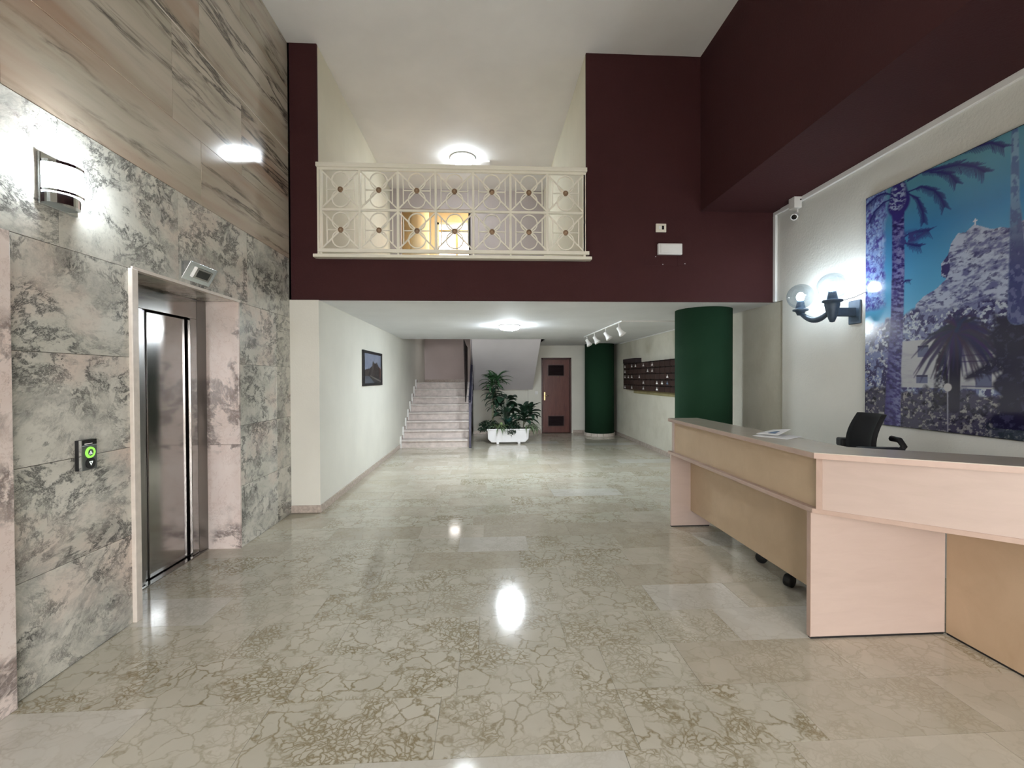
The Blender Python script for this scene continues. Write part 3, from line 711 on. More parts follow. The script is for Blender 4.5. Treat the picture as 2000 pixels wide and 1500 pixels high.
# ------------------------------------------------------------------ gallery railing
YR = 5.30
gr = thing('gallery_railing', (-0.35, YR, ZF), 'ivory wrought metal railing with circles, crosses and bronze rosettes across the gallery', 'railing')
RX0, RX1, RZ0, RZ1 = -1.827, 1.128, 2.965, 3.838
MB().box(XL + 0.002, XO - 0.002, YR - 0.035, YR + 0.035, 3.868, 3.915).build('handrail', 'ivory_metal', gr, bevel=0.006)
MB().box(RX0 - 0.02, RX1 + 0.02, YR - 0.014, YR + 0.014, RZ1, RZ1 + 0.03).build('top_rail', 'ivory_metal', gr, bevel=0.003)
MB().box(RX0 - 0.04, RX1 + 0.06, YR - 0.02, YR + 0.02, 2.925, 2.965).build('bottom_rail', 'ivory_metal', gr, bevel=0.003)
MB().box(RX0 - 0.012, RX1 + 0.012, YR - 0.011, YR + 0.011, 3.388, 3.414).build('mid_rail', 'ivory_metal', gr, bevel=0.002)
MB().box(-1.908, 1.212, YR - 0.05, YB + 0.03, 2.862, 2.897).build('sill_strip', 'ivory_metal', gr, bevel=0.004)
PW = (RX1 - RX0) / 7
for k in range(8):
    x = RX0 + k * PW
    MB().box(x - 0.013, x + 0.013, YR - 0.012, YR + 0.012, RZ0, RZ1).build('post', 'ivory_metal', gr, bevel=0.002)
for x in (-1.83, RX0 + 2 * PW, RX0 + 4 * PW, RX0 + 5 * PW, 1.13):
    MB().box(x - 0.01, x + 0.01, YR - 0.01, YR + 0.01, 2.897, 2.925).build('foot', 'ivory_metal', gr)
for x in (XL + 0.022, XO - 0.03):
    MB().box(x - 0.012, x + 0.012, YR - 0.012, YR + 0.012, 2.897, 3.868).build('end_post', 'ivory_metal', gr)
# one panel in local coordinates; meshes are shared by all fourteen
pw, ph = PW - 0.026, 0.40
hw, hh = pw / 2, ph / 2
def bar(p, q, w=0.0078, d=0.006):
    p, q = Vector((p[0], 0, p[1])), Vector((q[0], 0, q[1])); t = (q - p).normalized(); n = Vector((t.z, 0, -t.x)) * w; e = Vector((0, d, 0))
    return MB().add([p - n - e, p + n - e, p + n + e, p - n + e, q - n - e, q + n - e, q + n + e, q - n + e],
                    [(0, 3, 2, 1), (4, 5, 6, 7), (0, 1, 5, 4), (1, 2, 6, 5), (2, 3, 7, 6), (3, 0, 4, 7)])
def shared(mb, name, mat):
    me = mb.mesh(name); me.materials.append(MATS[mat]); return me
bx_ = hw * 0.76; bz_ = bx_ * hh / hw
m_bars = MB()
for b in (bar((-bx_, -bz_), (-bx_, bz_), 0.0058), bar((bx_, -bz_), (bx_, bz_), 0.0058), bar((-bx_, 0), (bx_, 0), 0.0058)): m_bars.add(b.v, b.f)
ME = {'bars': shared(m_bars, 'inner_bars', 'ivory_metal'),
      'd1': shared(bar((-hw, -hh), (hw, hh)), 'diagonal', 'ivory_metal'), 'd2': shared(bar((-hw, hh), (hw, -hh)), 'diagonal', 'ivory_metal')}
rr = hh / 2 - 0.006
def ring():
    m = MB(); n = 36; ri, ro, d = rr - 0.0062, rr + 0.0062, 0.006
    vs = []
    for k in range(n):
        a = 2 * math.pi * k / n; c, s_ = math.cos(a), math.sin(a)
        vs += [(ri * c, -d, ri * s_), (ro * c, -d, ro * s_), (ro * c, d, ro * s_), (ri * c, d, ri * s_)]
    fs = [(4 * k + j, 4 * k + (j + 1) % 4, 4 * ((k + 1) % n) + (j + 1) % 4, 4 * ((k + 1) % n) + j) for k in range(n) for j in range(4)]
    return m.add(vs, fs)
ME['ring'] = shared(ring(), 'ring', 'ivory_metal')
ME['ros'] = shared(MB().lathe([(0, 0.014), (0.012, 0.020), (0.020, 0.012), (0.027, 0.016), (0.031, 0.006), (0.031, -0.006), (0, -0.006)], (0, 0, 0), (0, -1, 0), 24), 'rosette', 'rosette_bronze')
ME['core'] = shared(MB().lathe([(0.0, 0.024), (0.009, 0.022), (0.013, 0.016)], (0, 0, 0), (0, -1, 0), 16), 'rosette_core', 'rosette_core')
for row, zc in enumerate(((RZ0 + 3.388) / 2, (3.414 + RZ1) / 2)):
    for k in range(7):
        xc = RX0 + (k + 0.5) * PW
        L = Vector((xc, YR, zc))
        pn = link(ME['bars'], 'panel', gr, loc=L)
        for nm, key, off in (('diagonal', 'd1', 0), ('diagonal', 'd2', 0), ('ring', 'ring', hh / 2), ('ring', 'ring', -hh / 2), ('rosette', 'ros', 0)):
            c = bpy.data.objects.new(nm, ME[key]); COL.objects.link(c); c.parent = pn; c.location = (0, 0, off)
        c = bpy.data.objects.new('rosette_core', ME['core']); COL.objects.link(c); c.parent = pn

# ------------------------------------------------------------------ ceiling lamps
dlp = thing('ceiling_lamp', (0.39, 7.79, ZS), 'glowing round ceiling lamp on the low passage ceiling', 'ceiling light')
MB().lathe([(0, 0), (0.185, 0), (0.185, -0.022), (0, -0.022)], (0.39, 7.79, ZS), n=40).build('base_ring', 'white_plastic', dlp)
MB().lathe([(0.178, -0.022), (0.172, -0.045), (0.14, -0.072), (0.08, -0.086), (0, -0.09)], (0.39, 7.79, ZS), n=40).build('diffuser', 'disc_glow', dlp)
ulp = thing('ceiling_lamp', (-0.38, 7.95, ZC), 'glowing round ceiling lamp high above the gallery railing', 'ceiling light')
MB().lathe([(0, 0), (0.215, 0), (0.215, -0.022), (0, -0.022)], (-0.38, 7.95, ZC), n=40).build('base_ring', 'white_plastic', ulp)
MB().lathe([(0.205, -0.022), (0.198, -0.05), (0.16, -0.08), (0.09, -0.096), (0, -0.10)], (-0.38, 7.95, ZC), n=40).build('diffuser', 'upper_glow', ulp)
tag(box('junction_box', 'white_plastic', -0.10, 0.08, 8.02, 8.14, ZC - 0.035, ZC, None, 0.006), 'small white box on the ceiling beside the upper gallery lamp', 'junction box')

slp = thing('ceiling_lamp', (-0.9, 13.0, 2.78), 'unseen round lamp added to brighten the stair landing, hidden behind the low ceiling edge', 'ceiling light')  # added lamp out of view, lifts the light in the stairwell
MB().lathe([(0, 0), (0.16, 0), (0.16, -0.02), (0, -0.02)], (-0.9, 13.0, 2.78), n=32).build('base_ring', 'white_plastic', slp)
MB().lathe([(0.15, -0.02), (0.14, -0.04), (0.08, -0.055), (0, -0.06)], (-0.9, 13.0, 2.78), n=32).build('diffuser', 'stair_fill_glow', slp)
# ------------------------------------------------------------------ track spotlights
tk = thing('spotlight_track', (2.11, 8.4, ZS), 'white ceiling track running towards the far green column with a side conduit', 'lighting track')
MB().box(2.093, 2.127, 7.10, 9.85, ZS - 0.022, ZS).build('track', 'white_plastic', tk, bevel=0.003)
MB().box(2.127, XR2 - 0.02, 7.10, 7.128, ZS - 0.018, ZS).build('conduit', 'white_plastic', tk, bevel=0.003)
MB().box(XR2 - 0.02, XR2, 7.0, YD - 0.8, ZS - 0.02, ZS).build('conduit', 'white_plastic', tk)
names = ('nearest to the camera on the track', 'second from the near end of the track', 'third from the near end of the track', 'farthest along the track by the green column')
for i, (y, dx, dy) in enumerate(((7.29, 0.55, -0.25), (8.11, 0.6, -0.35), (8.95, 0.55, -0.3), (9.63, 0.5, -0.3))):
    s_ = thing('track_spotlight', (2.11, y, ZS - 0.022), 'white bell-shaped spotlight ' + names[i], 'spotlight', 'spotlights on the white track')
    top = Vector((2.11, y, ZS - 0.022)); piv = top + Vector((0, 0, -0.085))
    MB().tube([top, piv], 0.009, 8).build('stem', 'white_plastic', s_)
    d = Vector((dx, dy, -0.95)).normalized(); bc = piv - d * 0.03
    MB().lathe([(0, 0), (0.026, 0.004), (0.034, 0.02), (0.034, 0.07), (0.042, 0.095), (0.060, 0.135), (0.061, 0.15), (0.057, 0.15), (0.038, 0.10), (0, 0.095)], bc, d, 24).build('lamp_head', 'white_plastic', s_)
    MB().lathe([(0, 0.112), (0.040, 0.112)], bc, d, 20).build('lens', 'dark_void', s_)

# ------------------------------------------------------------------ mailboxes
MX0, MX1 = XR2 - 0.13, XR2
MY0, MY1, MZ0, MZ1 = 7.72, 11.12, 1.235, 1.85
mbx = thing('mailbox_bank', (XR2, 9.5, MZ0), 'bank of dark wooden letterboxes in five rows on the passage wall', 'letterboxes')
box('carcass', 'mailbox_wood', MX0 + 0.022, MX1, MY0, MY1, MZ0, MZ1, mbx)
NC, NRW = 13, 5
cw, ch = (MY1 - MY0) / NC, (MZ1 - MZ0) / NRW
dh = ch - 0.030
door_me = shared(MB().box(0, 0.016, -cw / 2 + 0.005, cw / 2 - 0.005, 0, dh), 'mailbox_door', 'mailbox_wood')
slot_me = shared(MB().box(0, 0.004, -cw / 2 + 0.012, cw / 2 - 0.012, dh + 0.004, dh + 0.022), 'slot', 'mailbox_slot')
def tagmesh(mat):
    pts = [(-0.045, 0.022), (0.045, 0.022), (0.045, 0.042), (0.014, 0.052), (0.012, 0.080), (-0.012, 0.080), (-0.014, 0.052), (-0.045, 0.042)]
    return shared(MB().prism(pts, -0.0015, 0.0, 'x'), 'name_tag', mat)
tm, tb = tagmesh('tag_paper'), tagmesh('tag_blue')
# tags by (column counted from the far end, row from the top)
TAGS = {(0, 0), (2, 0), (3, 0), (5, 0), (7, 0), (0, 1), (6, 1), (7, 1), (0, 2), (1, 2), (2, 2), (4, 2), (10, 2), (5, 3), (8, 3), (9, 3), (10, 3), (0, 4), (2, 4), (5, 4), (8, 4)}
for r in range(NRW):
    for c in range(NC):
        y = MY1 - (c + 0.5) * cw; z = MZ1 - (r + 1) * ch + 0.004
        d = link(door_me, 'mailbox_door', mbx, loc=(MX0, y, z))
        sl_ = bpy.data.objects.new('slot', slot_me); COL.objects.link(sl_); sl_.parent = d; sl_.location = (0.0195, 0, 0)
        if (c, r) in TAGS:
            g_ = bpy.data.objects.new('name_tag', tb if (c, r) == (10, 3) else tm); COL.objects.link(g_); g_.parent = d
for k in range(NC + 1):
    y = MY0 + k * cw
    MB().box(MX0 + 0.004, MX0 + 0.024, y - 0.004, y + 0.004, MZ0, MZ1).build('divider', 'mailbox_wood', mbx)
tag(MB().box(MX0 - 0.01, XR2, 10.18, MY1, MZ1 + 0.001, 1.955).build('notice_box', 'stair_brown_panel', None, 0.004), 'plain dark wooden box on top of the far end of the letterboxes', 'box')
tag(MB().box(XR2 - 0.012, XR2, 7.8, 10.7, MZ0 - 0.085, MZ0 - 0.003).build('wall_strip', 'olive_strip'), 'thin olive brown batten on the wall under the letterboxes', 'strip')  # thin olive brown strip set against the wall

# ------------------------------------------------------------------ framed picture and mural (flat prints: colour attribute on a fine grid)
_pr = np.random.RandomState(5)
_T = _pr.rand(256, 256)
def vnoise(x, y):
    xi = np.floor(x).astype(int); yi = np.floor(y).astype(int); fx = x - xi; fy = y - yi
    fx = fx * fx * (3 - 2 * fx); fy = fy * fy * (3 - 2 * fy)
    a = _T[yi % 256, xi % 256]; b = _T[yi % 256, (xi + 1) % 256]; c = _T[(yi + 1) % 256, xi % 256]; d = _T[(yi + 1) % 256, (xi + 1) % 256]
    return (a * (1 - fx) + b * fx) * (1 - fy) + (c * (1 - fx) + d * fx) * fy
def fbm(x, y, o=5, g=0.55):
    s_ = 0; amp = 1; tot = 0
    for i in range(o):
        s_ = s_ + amp * vnoise(x * 2 ** i + 17 * i, y * 2 ** i + 31 * i); tot += amp; amp *= g
    return s_ / tot
def lin(c): 
    c = np.array(c) / 255.0
    return np.where(c <= 0.04045, c / 12.92, ((c + 0.055) / 1.055) ** 2.4)
class Paint:
    def __init__(s, w, h, step):
        s.nx, s.ny = int(w / step) + 1, int(h / step) + 1
        s.u, s.v = np.meshgrid(np.linspace(0, w, s.nx), np.linspace(0, h, s.ny)); s.w, s.h = w, h
        s.c = np.zeros((s.ny, s.nx, 3))
    def put(s, m, col):
        m = np.clip(m, 0, 1)[..., None]; col = lin(col) if isinstance(col, (tuple, list)) else col
        s.c = s.c * (1 - m) + col * m
    def seg(s, p, q, r0, r1, soft=0.004):
        du, dv = q[0] - p[0], q[1] - p[1]; L = du * du + dv * dv + 1e-9
        t_ = np.clip(((s.u - p[0]) * du + (s.v - p[1]) * dv) / L, 0, 1)
        d = np.hypot(s.u - p[0] - t_ * du, s.v - p[1] - t_ * dv); r = r0 + (r1 - r0) * t_
        return np.clip((r - d) / soft + 0.5, 0, 1)
    def line(s, pts, rs, soft=0.004):
        m = 0
        for i in range(len(pts) - 1): m = np.maximum(m, s.seg(pts[i], pts[i + 1], rs[i], rs[i + 1], soft))
        return m
    def poly(s, pts):
        ins = np.zeros(s.u.shape, bool); n = len(pts)
        for i in range(n):
            (x0, y0), (x1, y1) = pts[i], pts[(i + 1) % n]
            cnd = ((y0 > s.v) != (y1 > s.v)) & (s.u < (x1 - x0) * (s.v - y0) / (y1 - y0 + 1e-12) + x0)
            ins ^= cnd
        return ins.astype(float)
    def rect(s, u0, v0, u1, v1): return ((s.u > u0) & (s.u < u1) & (s.v > v0) & (s.v < v1)).astype(float)
    def mesh(s, name, org, du, dv, mat):
        P = np.array(org)[None, None] + s.u[..., None] * np.array(du) + s.v[..., None] * np.array(dv)
        nv = s.nx * s.ny; me = bpy.data.meshes.new(name)
        me.vertices.add(nv); me.vertices.foreach_set('co', P.reshape(-1).astype(np.float32))
        i = np.arange(s.ny - 1)[:, None] * s.nx + np.arange(s.nx - 1)[None]
        q = np.stack([i, i + 1, i + s.nx + 1, i + s.nx], -1).reshape(-1, 4); nf = len(q)
        me.loops.add(nf * 4); me.loops.foreach_set('vertex_index', q.reshape(-1).astype(np.int32))
        me.polygons.add(nf); me.polygons.foreach_set('loop_start', np.arange(nf, dtype=np.int32) * 4)
        me.update(calc_edges=True)
        a = me.color_attributes.new('print', 'FLOAT_COLOR', 'POINT')
        a.data.foreach_set('color', np.concatenate([s.c, np.ones((s.ny, s.nx, 1))], -1).reshape(-1).astype(np.float32))
        me.materials.append(MATS[mat]); return me

def frond(p, pts, width, col, hang=1.0, seed=0):
    """feathered palm frond: a rib with many leaflets sweeping down and outwards"""
    r = random.Random(seed)
    p.put(p.line(pts, [0.006] * (len(pts) - 1) + [0.003], 0.004), col)
    segs = list(zip(pts[:-1], pts[1:])); tot = sum(math.dist(a, b) for a, b in segs)
    acc = 0
    for a, b in segs:
        L = math.dist(a, b); n = max(3, int(L / 0.012))
        for k in range(n):
            t_ = (acc + L * k / n) / tot
            if t_ < 0.18: continue
            w = width * min(1, t_ * 2.2) * r.uniform(0.7, 1.1)
            x, y = a[0] + (b[0] - a[0]) * k / n, a[1] + (b[1] - a[1]) * k / n
            dx, dy = (b[0] - a[0]) / L, (b[1] - a[1]) / L
            for sgn, f in ((1, 1.0), (-1, 0.8)):
                ex = x + (dx * 0.8 - sgn * dy * 0.7) * w * f; ey = y + (dy * 0.8 + sgn * dx * 0.7) * w * f - hang * w * 0.35
                p.put(p.seg((x, y), (ex, ey), 0.005, 0.002, 0.004) * 0.85, col)
        acc += L

MUW, MUH = 2.6, 2.0
mu = Paint(MUW, MUH, 0.005)
U, V = mu.u, mu.v
sky = np.clip(V / 2.0, 0, 1)[..., None]
mu.c = lin((96, 168, 208)) * (1 - np.clip((sky - 0.45) / 0.35, 0, 1)) + lin((58, 122, 172)) * np.clip((sky - 0.45) / 0.35, 0, 1)
mu.put(np.clip((V - 1.55) / 0.45, 0, 1), (88, 142, 160))
DK, MID, PALEC = (38, 34, 74), (84, 84, 134), (158, 172, 200)
# rocky hill with fortress wall and cross
hill = [(0.40, 0.55), (0.491, 0.985), (0.555, 1.034), (0.656, 1.073), (0.733, 1.133), (0.694, 1.169), (0.694, 1.254), (0.743, 1.303), (0.766, 1.384), (0.813, 1.442), (0.867, 1.433), (0.926, 1.471), (0.99, 1.431),
        (1.038, 1.401), (1.105, 1.394), (1.156, 1.37), (1.229, 1.402), (1.4, 1.43), (1.6, 1.30), (1.9, 1.16), (2.6, 0.95), (2.6, 0.5)]
hm = mu.poly(hill)
rock = fbm(U * 16 + V * 7, V * 34 - U * 9, 5, 0.6)
mu.put(hm, (166, 176, 200))
mu.put(hm * np.clip((rock - 0.44) / 0.22, 0, 1) * 0.9, (84, 88, 132))
mu.put(hm * np.clip((fbm(U * 30 + 5, V * 60, 4) - 0.60) / 0.08, 0, 1) * 0.8, (50, 50, 96))
mu.put(mu.poly([(0.694, 1.16), (0.73, 1.13), (0.76, 1.20), (0.745, 1.31), (0.70, 1.25)]) * np.clip((rock - 0.36) / 0.1, 0, 1), (58, 56, 104))
mu.put(mu.seg((0.933, 1.465), (0.933, 1.505), 0.004, 0.004), (200, 205, 215)); mu.put(mu.seg((0.922, 1.492), (0.944, 1.492), 0.004, 0.004), (200, 205, 215))
# scrub belt at the foot of the hill
scrub = np.clip((0.93 + 0.10 * (fbm(U * 6, V * 0 + 3, 3) - 0.5) - V) / 0.03, 0, 1) * (U > 0.2)
sp = fbm(U * 26, V * 30, 5, 0.62)
mu.put(scrub * 0.95, (108, 114, 152)); mu.put(scrub * np.clip((sp - 0.46) / 0.07, 0, 1), (52, 50, 92)); mu.put(scrub * np.clip((fbm(U * 40 + 9, V * 44, 4) - 0.60) / 0.05, 0, 1), (170, 180, 196))
# pale building with windows
mu.put(mu.rect(0.33, 0.32, 1.30, 0.70), (170, 172, 178)); mu.put(mu.rect(0.33, 0.32, 1.30, 0.70) * np.clip((fbm(U * 9, V * 60, 4) - 0.5) / 0.2, 0, 1) * 0.4, (138, 140, 156))
for w_ in ((0.505, 0.56, 0.60, 0.654), (0.495, 0.355, 0.591, 0.424), (0.949, 0.60, 1.023, 0.631), (0.942, 0.33, 1.049, 0.45)):
    mu.put(mu.rect(*w_), (92, 98, 128)); mu.put(mu.rect(w_[0], w_[3] - 0.018, w_[2], w_[3]), (45, 44, 74))
for z_ in (0.515, 0.56, 0.34): mu.put(mu.seg((0.85, z_), (1.25, z_), 0.004, 0.004), (70, 70, 100))
# foliage column along the left edge
lf = np.clip((0.215 - U + 0.10 * (fbm(V * 6, U * 4 + 2, 4) - 0.5)) / 0.05, 0, 1) * np.clip((V - 0.98) / 0.05, 0, 1)
ln = fbm(U * 22 + V * 6, V * 22 - U * 8, 6, 0.65)
mu.put(lf, (126, 150, 200)); mu.put(lf * np.clip((ln - 0.44) / 0.18, 0, 1), (78, 74, 144)); mu.put(lf * np.clip((fbm(U * 50, V * 50, 4) - 0.54) / 0.12, 0, 1) * 0.7, (62, 54, 122)); mu.put(lf * np.clip((fbm(U * 60 + 8, V * 44, 4) - 0.60) / 0.08, 0, 1) * 0.6, (164, 190, 220))
lf2 = np.clip((0.36 - U + 0.1 * (fbm(V * 9, U * 9, 3) - 0.5)) / 0.05, 0, 1) * np.clip((0.90 + 0.1 * (fbm(U * 12, V * 3, 3) - 0.5) - V) / 0.06, 0, 1)
mu.put(lf2 * 0.95, (110, 116, 160)); mu.put(lf2 * np.clip((ln - 0.47) / 0.06, 0, 1), (48, 44, 88)); mu.put(lf2 * np.clip((fbm(U * 44, V * 44 + 7, 4) - 0.60) / 0.05, 0, 1), (176, 182, 196))
# undergrowth at the bottom
ug = np.clip((0.31 + 0.14 * (fbm(U * 7 + 3, V * 5, 4) - 0.5) - V) / 0.03, 0, 1)
un = fbm(U * 30 + 4, V * 34, 6, 0.66)
mu.put(ug, (62, 60, 84)); mu.put(ug * np.clip((un - 0.52) / 0.08, 0, 1), (30, 27, 48)); mu.put(ug * np.clip((fbm(U * 46 + 30, V * 50, 4) - 0.60) / 0.06, 0, 1) * 0.8, (150, 148, 150))
mu.put(ug * np.clip((0.12 - V) / 0.05, 0, 1) * np.clip((U - 0.95) / 0.2, 0, 1) * 0.5, (66, 80, 84))
# ivy trunk and second palm with crown
mu.put(mu.line([(0.703, 0.62), (0.702, 0.42), (0.700, 0.2)], [0.03, 0.055, 0.06], 0.02) * np.clip(0.55 + (un - 0.4) * 4, 0, 1), (26, 22, 44))
mu.put(mu.line([(0.81, 0.68), (0.80, 0.45), (0.796, 0.18)], [0.048, 0.042, 0.040], 0.008), (30, 25, 50))
mu.put(mu.seg((0.81, 0.70), (0.81, 0.76), 0.07, 0.08, 0.05), DK)
fr = random.Random(3)
for k in range(64):
    a = math.pi * (-0.18 + 1.36 * k / 33); L = fr.uniform(0.24, 0.37); drop = 0.10 + 0.14 * abs(math.cos(a))
    pts = [(0.81 + math.cos(a) * L * t_, 0.74 + math.sin(a) * L * t_ * 0.72 - drop * t_ * t_) for t_ in (0, 0.35, 0.7, 1.0)]
    mu.put(mu.line(pts, [0.014, 0.014, 0.011, 0.003], 0.010) * 0.85, (36 + fr.randint(-6, 14), 32 + fr.randint(-5, 12), 66 + fr.randint(-8, 18)))
# dark conifer mass on the right
dk_ = np.clip((U - (1.06 + 0.16 * (fbm(V * 9, U * 5, 4) - 0.5))) / 0.03, 0, 1) * np.clip((0.85 + 0.10 * (fbm(U * 9, V * 2, 3) - 0.5) - V) / 0.04, 0, 1) * (V > 0.06)
dk_ = np.maximum(dk_, mu.line([(1.10, 0.50), (0.98, 0.44), (0.885, 0.40)], [0.06, 0.035, 0.02], 0.03) * np.clip((un - 0.30) / 0.1, 0, 1))
mu.put(dk_, (32, 29, 54)); mu.put(dk_ * np.clip((un - 0.58) / 0.08, 0, 1) * 0.6, (64, 64, 96))
# second trunk, pale at the top and dark below
tn = fbm(U * 40, V * 26, 4)
m2 = mu.line([(1.172, 2.0), (1.176, 1.54), (1.191, 1.18), (1.20, 0.8)], [0.020, 0.026, 0.046, 0.06], 0.01)
mu.put(m2 * 0.75, (120, 150, 180)); mu.put(m2 * np.clip((tn - 0.46) / 0.1, 0, 1) * 0.7, (64, 80, 130)); mu.put(m2 * np.clip((1.62 - V) / 0.4, 0, 1) * 0.9, (56, 58, 108))
mu.put(m2 * np.clip((tn - 0.56) / 0.06, 0, 1) * np.clip((1.5 - V) / 0.3, 0, 1) * 0.5, (120, 128, 164))
# tall palm: trunk and crown
tr_ = mu.line([(0.325, 1.80), (0.329, 1.322), (0.322, 0.886), (0.295, 0.468), (0.28, 0.0)], [0.055, 0.058, 0.060, 0.066, 0.078], 0.012)
mu.put(tr_, (60, 54, 116))
scale_ = fbm(U * 30, V * 62 + U * 14, 4, 0.6)
mu.put(tr_ * np.clip((scale_ - 0.48) / 0.16, 0, 1) * np.clip((U - 0.20) / 0.16, 0.15, 1) * 0.85, (128, 134, 178)); mu.put(tr_ * np.clip((0.42 - scale_) / 0.06, 0, 1), (40, 34, 84))
mu.put(mu.line([(0.325, 1.95), (0.33, 1.84), (0.325, 1.76)], [0.075, 0.105, 0.06], 0.02), (52, 46, 112))
mu.put(mu.line([(0.325, 1.95), (0.315, 1.86)], [0.06, 0.075], 0.03) * np.clip((scale_ - 0.50) / 0.08, 0, 1), (150, 164, 196))
FC = (46, 46, 108)
for i, (pts, w) in enumerate((([(0.409, 1.989), (0.531, 2.005), (0.672, 1.968), (0.817, 1.934), (0.93, 1.867), (0.994, 1.801)], 0.075), ([(0.60, 1.975), (0.689, 1.936), (0.754, 1.891), (0.803, 1.807)], 0.06),
                              ([(0.40, 1.90), (0.532, 1.894), (0.639, 1.818), (0.69, 1.74), (0.716, 1.666)], 0.06), ([(0.40, 1.90), (0.496, 1.815), (0.543, 1.695), (0.552, 1.607)], 0.05),
                              ([(0.75, 2.02), (0.862, 2.013), (0.957, 2.0), (1.034, 1.981), (1.113, 1.912)], 0.055), ([(0.27, 1.93), (0.20, 1.975), (0.115, 1.981), (-0.01, 1.93)], 0.06),
                              ([(0.27, 1.90), (0.18, 1.90), (0.09, 1.85), (0.04, 1.77)], 0.05), ([(0.37, 1.54), (0.42, 1.56), (0.50, 1.55), (0.60, 1.53)], 0.07), ([(0.37, 1.50), (0.42, 1.48), (0.48, 1.45), (0.53, 1.43)], 0.06),
                              ([(0.37, 1.17), (0.40, 1.19), (0.44, 1.18)], 0.03))):
    frond(mu, pts, w, FC, 1.0, i)
mu.put(mu.line([(0.38, 1.53), (0.47, 1.52), (0.57, 1.53)], [0.055, 0.05, 0.015], 0.05) * np.clip((ln - 0.38) / 0.1, 0, 1), (58, 62, 120))
# street lamp
mu.put(mu.seg((0.751, 0.0), (0.749, 0.31), 0.004, 0.004), (150, 150, 165)); mu.put(mu.seg((0.748, 0.329), (0.748, 0.3291), 0.030, 0.030, 0.006), (178, 176, 178))
mur = thing('photo_mural', (XR, 2.7, 1.1), 'large blue toned photo mural of palms and a rocky hill behind the desk', 'mural')
MY = 3.99
box('panel_board', 'black_plastic', XR - 0.026, XR, MY - MUW, MY, 1.095, 3.105, mur)
link(mu.mesh('print', (XR - 0.0275, MY, 1.10), (0, -1, 0), (0, 0, 1), 'mural_print'), 'print', mur)

pc = thing('framed_picture', (XL, 7.76, 1.40), 'dark framed landscape picture on the left passage wall', 'picture')
PY0, PY1, PZ0, PZ1 = 7.13, 8.41, 1.40, 1.955
fm = 0.055
for b in ((PY0, PY1, PZ1 - 0.04, PZ1), (PY0, PY1, PZ0, PZ0 + 0.04), (PY0, PY0 + fm + 0.03, PZ0 + 0.04, PZ1 - 0.04), (PY1 - fm, PY1, PZ0 + 0.04, PZ1 - 0.04)):
    box('frame_side', 'black_plastic', XL, XL + 0.025, b[0], b[1], b[2], b[3], pc, 0.003)
pw_, ph_ = PY1 - PY0 - 0.1, PZ1 - PZ0 - 0.07
pp = Paint(pw_, ph_, 0.008)
uu, vv = pp.u / pw_, pp.v / ph_
pp.c = lin((118, 128, 150)) * np.ones(uu.shape + (1,))
pp.put(np.clip(fbm(uu * 5, vv * 5, 4) * 1.6 - 0.5, 0, 1), (150, 156, 172))
hillp = [(0, 0), (0, 0.42), (0.15, 0.47), (0.33, 0.50), (0.40, 0.55), (0.48, 0.60), (0.50, 0.74), (0.55, 0.76), (0.58, 0.70), (0.70, 0.70), (0.75, 0.74), (0.78, 0.68), (0.84, 0.60), (1, 0.50), (1, 0)]
hp = pp.poly([(a * pw_, b * ph_) for a, b in hillp])
pp.put(hp, (54, 50, 50)); pp.put(hp * np.clip((fbm(uu * 14, vv * 14, 4) - 0.5) * 4, 0, 1) * 0.6, (84, 82, 80))
pp.put(np.clip((0.26 - vv) * 30, 0, 1), (52, 52, 54)); pp.put(pp.poly([(0, 0.24 * ph_), (0.3 * pw_, 0.24 * ph_), (0.62 * pw_, 0), (0, 0)]), (88, 94, 104))
pp.put(pp.poly([(0.3 * pw_, 0.26 * ph_), (0.36 * pw_, 0.27 * ph_), (pw_, 0.09 * ph_), (pw_, 0.03 * ph_)]), (112, 108, 102))
pp.put(pp.rect(0.93 * pw_, 0.15 * ph_, 0.97 * pw_, 0.6 * ph_) * 0.5, (140, 84, 70))
link(pp.mesh('print', (XL + 0.008, PY0 + 0.05, PZ0 + 0.035), (0, 1, 0), (0, 0, 1), 'picture_print'), 'print', pc)
box('backing', 'black_plastic', XL, XL + 0.006, PY0 + 0.01, PY1 - 0.01, PZ0 + 0.01, PZ1 - 0.01, pc)

# ------------------------------------------------------------------ globe wall lamp
gl = thing('globe_wall_lamp', (XR, 4.25, 2.1), 'two-armed wall lamp with clear glass globes and a dark blue-grey bracket beside the mural', 'wall light')
GX = 3.20
G1, G2 = Vector((GX, 4.13, 2.347)), Vector((GX, 4.565, 2.33))
MB().lathe([(0, -0.16), (0.02, -0.155), (0.034, -0.12), (0.05, -0.06), (0.062, 0.0), (0.062, 0.02), (0.085, 0.03), (0.085, 0.045), (0.04, 0.05), (0, 0.05)], (GX, 4.13, 2.175), n=16).build('main_urn', 'lamp_bracket', gl)
MB().box(GX + 0.03, XR - 0.012, 4.105, 4.155, 2.07, 2.15).box(XR - 0.02, XR, 4.06, 4.20, 2.0, 2.22).build('wall_mount', 'lamp_bracket', gl, bevel=0.008)
arc = []
for k in range(15):
    t_ = k / 14
    arc.append((GX, 4.15 + 0.415 * t_, 2.17 - 0.115 * math.sin(math.pi * (0.12 + 0.80 * t_)) + 0.02 * t_))
MB().tube(arc, [0.020 + 0.008 * math.sin(math.pi * k / 14) for k in range(15)], 10).build('arm', 'lamp_bracket', gl)
MB().tube([(GX, 4.20 + 0.02 * math.cos(a), 2.19 + 0.022 * math.sin(a)) for a in [math.pi * 1.6 * k / 10 - 0.5 for k in range(11)]], 0.010, 8).build('scroll', 'lamp_bracket', gl)
MB().lathe([(0, -0.05), (0.03, -0.045), (0.045, -0.01), (0.072, 0.0), (0.072, 0.014), (0, 0.014)], (GX, 4.565, 2.185), n=16).build('arm_cup', 'lamp_bracket', gl)
